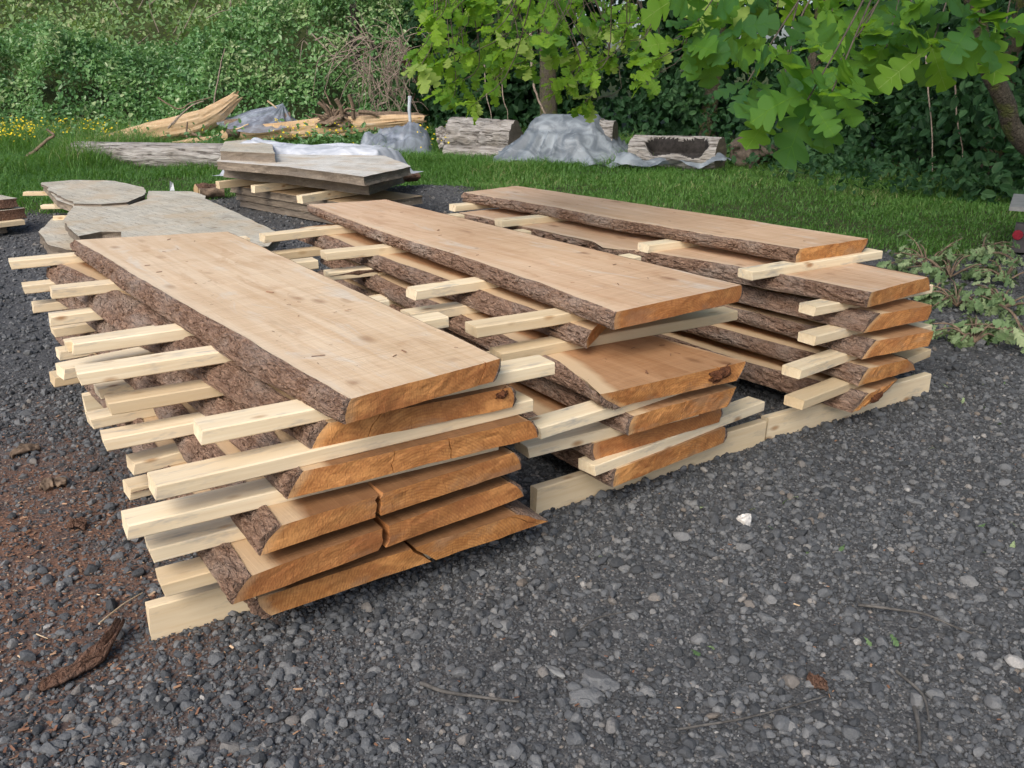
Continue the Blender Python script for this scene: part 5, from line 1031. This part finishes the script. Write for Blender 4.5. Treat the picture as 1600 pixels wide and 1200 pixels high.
# wilted cut oak branches on the ground at the right
spc = [(1432, 425, .33, .30, 'tallest wilted oak cutting beside the right stack, at grass edge'), (1480, 440, .34, .22, 'wilted oak cutting in the middle of the heap on gravel'), (1545, 405, .34, .20, 'wilted oak cutting at the back of the heap near trailer'), (1590, 445, .36, .20, 'wilted oak cutting at the right picture edge, below trailer'), (1500, 478, .30, .16, 'small wilted oak cutting lying low on the gravel'), (1508, 535, .24, .15, 'wilted oak cutting nearest the right stack, front of heap'), (1580, 540, .30, .20, 'wilted oak cutting at the lower right end of the heap'), (1450, 470, .2, .12, 'little wilted oak sprig behind the right stack'), (1575, 490, .3, .2, 'dark wilted oak cutting between heap and picture edge')]
for i, (u, v, rad, hh, lb) in enumerate(spc):
    c = at(u, v, 0); root = thing('oak_cutting', lb, 'cut branch', c, 0, 'wilted oak cuttings on the gravel'); mb = MB(); q2 = np.random.default_rng(60+i); tips_, dirs_ = [], []
    for j in range(12):
        a = q2.random()*6.3; e = np.array([math.cos(a)*rad*q2.uniform(.4, 1), math.sin(a)*rad*q2.uniform(.4, 1), hh*q2.uniform(.1, .9)]); s0 = np.array([rad*.5*math.cos(i), rad*.5*math.sin(i), .03])*.5
        tube(mb, spline([s0, (s0+e)/2+np.array([0, 0, .05]), e], 9), np.linspace(.008, .003, 9), 5, cap=False)
        for f in (1.0, .75, .5): tips_.append(s0+(e-s0)*f+np.array([0, 0, .02])); dirs_.append(np.r_[(e-s0)[:2]*.6, -.05])
    mb.build('twig', M['dead'], root, True)
    P, D, N, S, Rn = clusters(tips_, dirs_, q2.uniform(.06, .095, len(tips_)), (2, 5), 80+i, .9, 1.2); P[:, 2] = np.maximum(P[:, 2], .035)
    leafcloud('leaves', M['wilt'], P, D, N+.7*rdir(len(P)), S, Rn, CURLED, root, True)
lc = np.array([at(u, v, .008) for u, v in ((1412, 570), (1430, 585), (1200, 822), (1235, 780), (1247, 778), (935, 870), (1470, 600), (1535, 600), (1180, 795), (1095, 795), (1105, 1010), (1080, 1015), (1390, 990), (1350, 995), (1460, 700), (1585, 845))])
lc = np.concatenate([lc, np.array([at(q.uniform(1250, 1600), q.uniform(480, 900), .008) for _ in range(14)])]); n = len(lc)
o = leafcloud('leaf_litter', M['wilt'], lc, rdir(n)*np.array([1, 1, .15]), np.array([0, 0, 1.0])+.3*rdir(n), rng.uniform(.018, .038, n), rng.random(n), CURLED, None, True); T(o, 'scattered withered oak leaf scraps on the gravel', 'leaf litter', None, 'stuff')
# ------------------------------------------------------------------ camera, sky and sun
cam = bpy.data.cameras.new('camera'); co = bpy.data.objects.new('camera', cam); COL.objects.link(co)
co.location = (0, 0, H); co.rotation_euler = (math.pi/2-PIT, 0, 0); cam.sensor_fit = 'HORIZONTAL'; cam.sensor_width = 36.0; cam.lens = 36.0*F/1600.0; cam.clip_start = .05; cam.clip_end = 600
SC.camera = co
w = bpy.data.worlds.new('World'); SC.world = w; w.use_nodes = True; nt = w.node_tree; nt.nodes.clear()
sky = nt.nodes.new('ShaderNodeTexSky'); sky.sky_type = 'NISHITA'; sky.sun_disc = False
sd_ = np.array(SUN); el = math.asin(sd_[2]/np.linalg.norm(sd_)); sky.sun_elevation = el; sky.sun_rotation = math.atan2(sd_[0], sd_[1]); sky.air_density = .8; sky.dust_density = 3.5; sky.ozone_density = .8
bg = nt.nodes.new('ShaderNodeBackground'); bg.inputs[1].default_value = SKY; ow = nt.nodes.new('ShaderNodeOutputWorld'); nt.links.new(sky.outputs[0], bg.inputs[0]); nt.links.new(bg.outputs[0], ow.inputs[0])
li = bpy.data.lights.new('sun', 'SUN'); li.energy = SUNE; li.angle = R(SUNA); li.color = (1.0, .97, .92); lo = bpy.data.objects.new('sun', li); COL.objects.link(lo)
from mathutils import Vector
lo.rotation_euler = Vector([float(c) for c in sd_]).to_track_quat('Z', 'Y').to_euler(); lo.location = (-6, -6, 12)
SC.view_settings.view_transform = 'Standard'; SC.view_settings.look = 'None'; SC.view_settings.exposure = EXPO; SC.view_settings.gamma = 1.0; SC.view_settings.use_curve_mapping = False
SC.render.engine = 'CYCLES'; SC.cycles.max_bounces = 6; SC.cycles.transparent_max_bounces = 12; SC.cycles.use_denoising = True
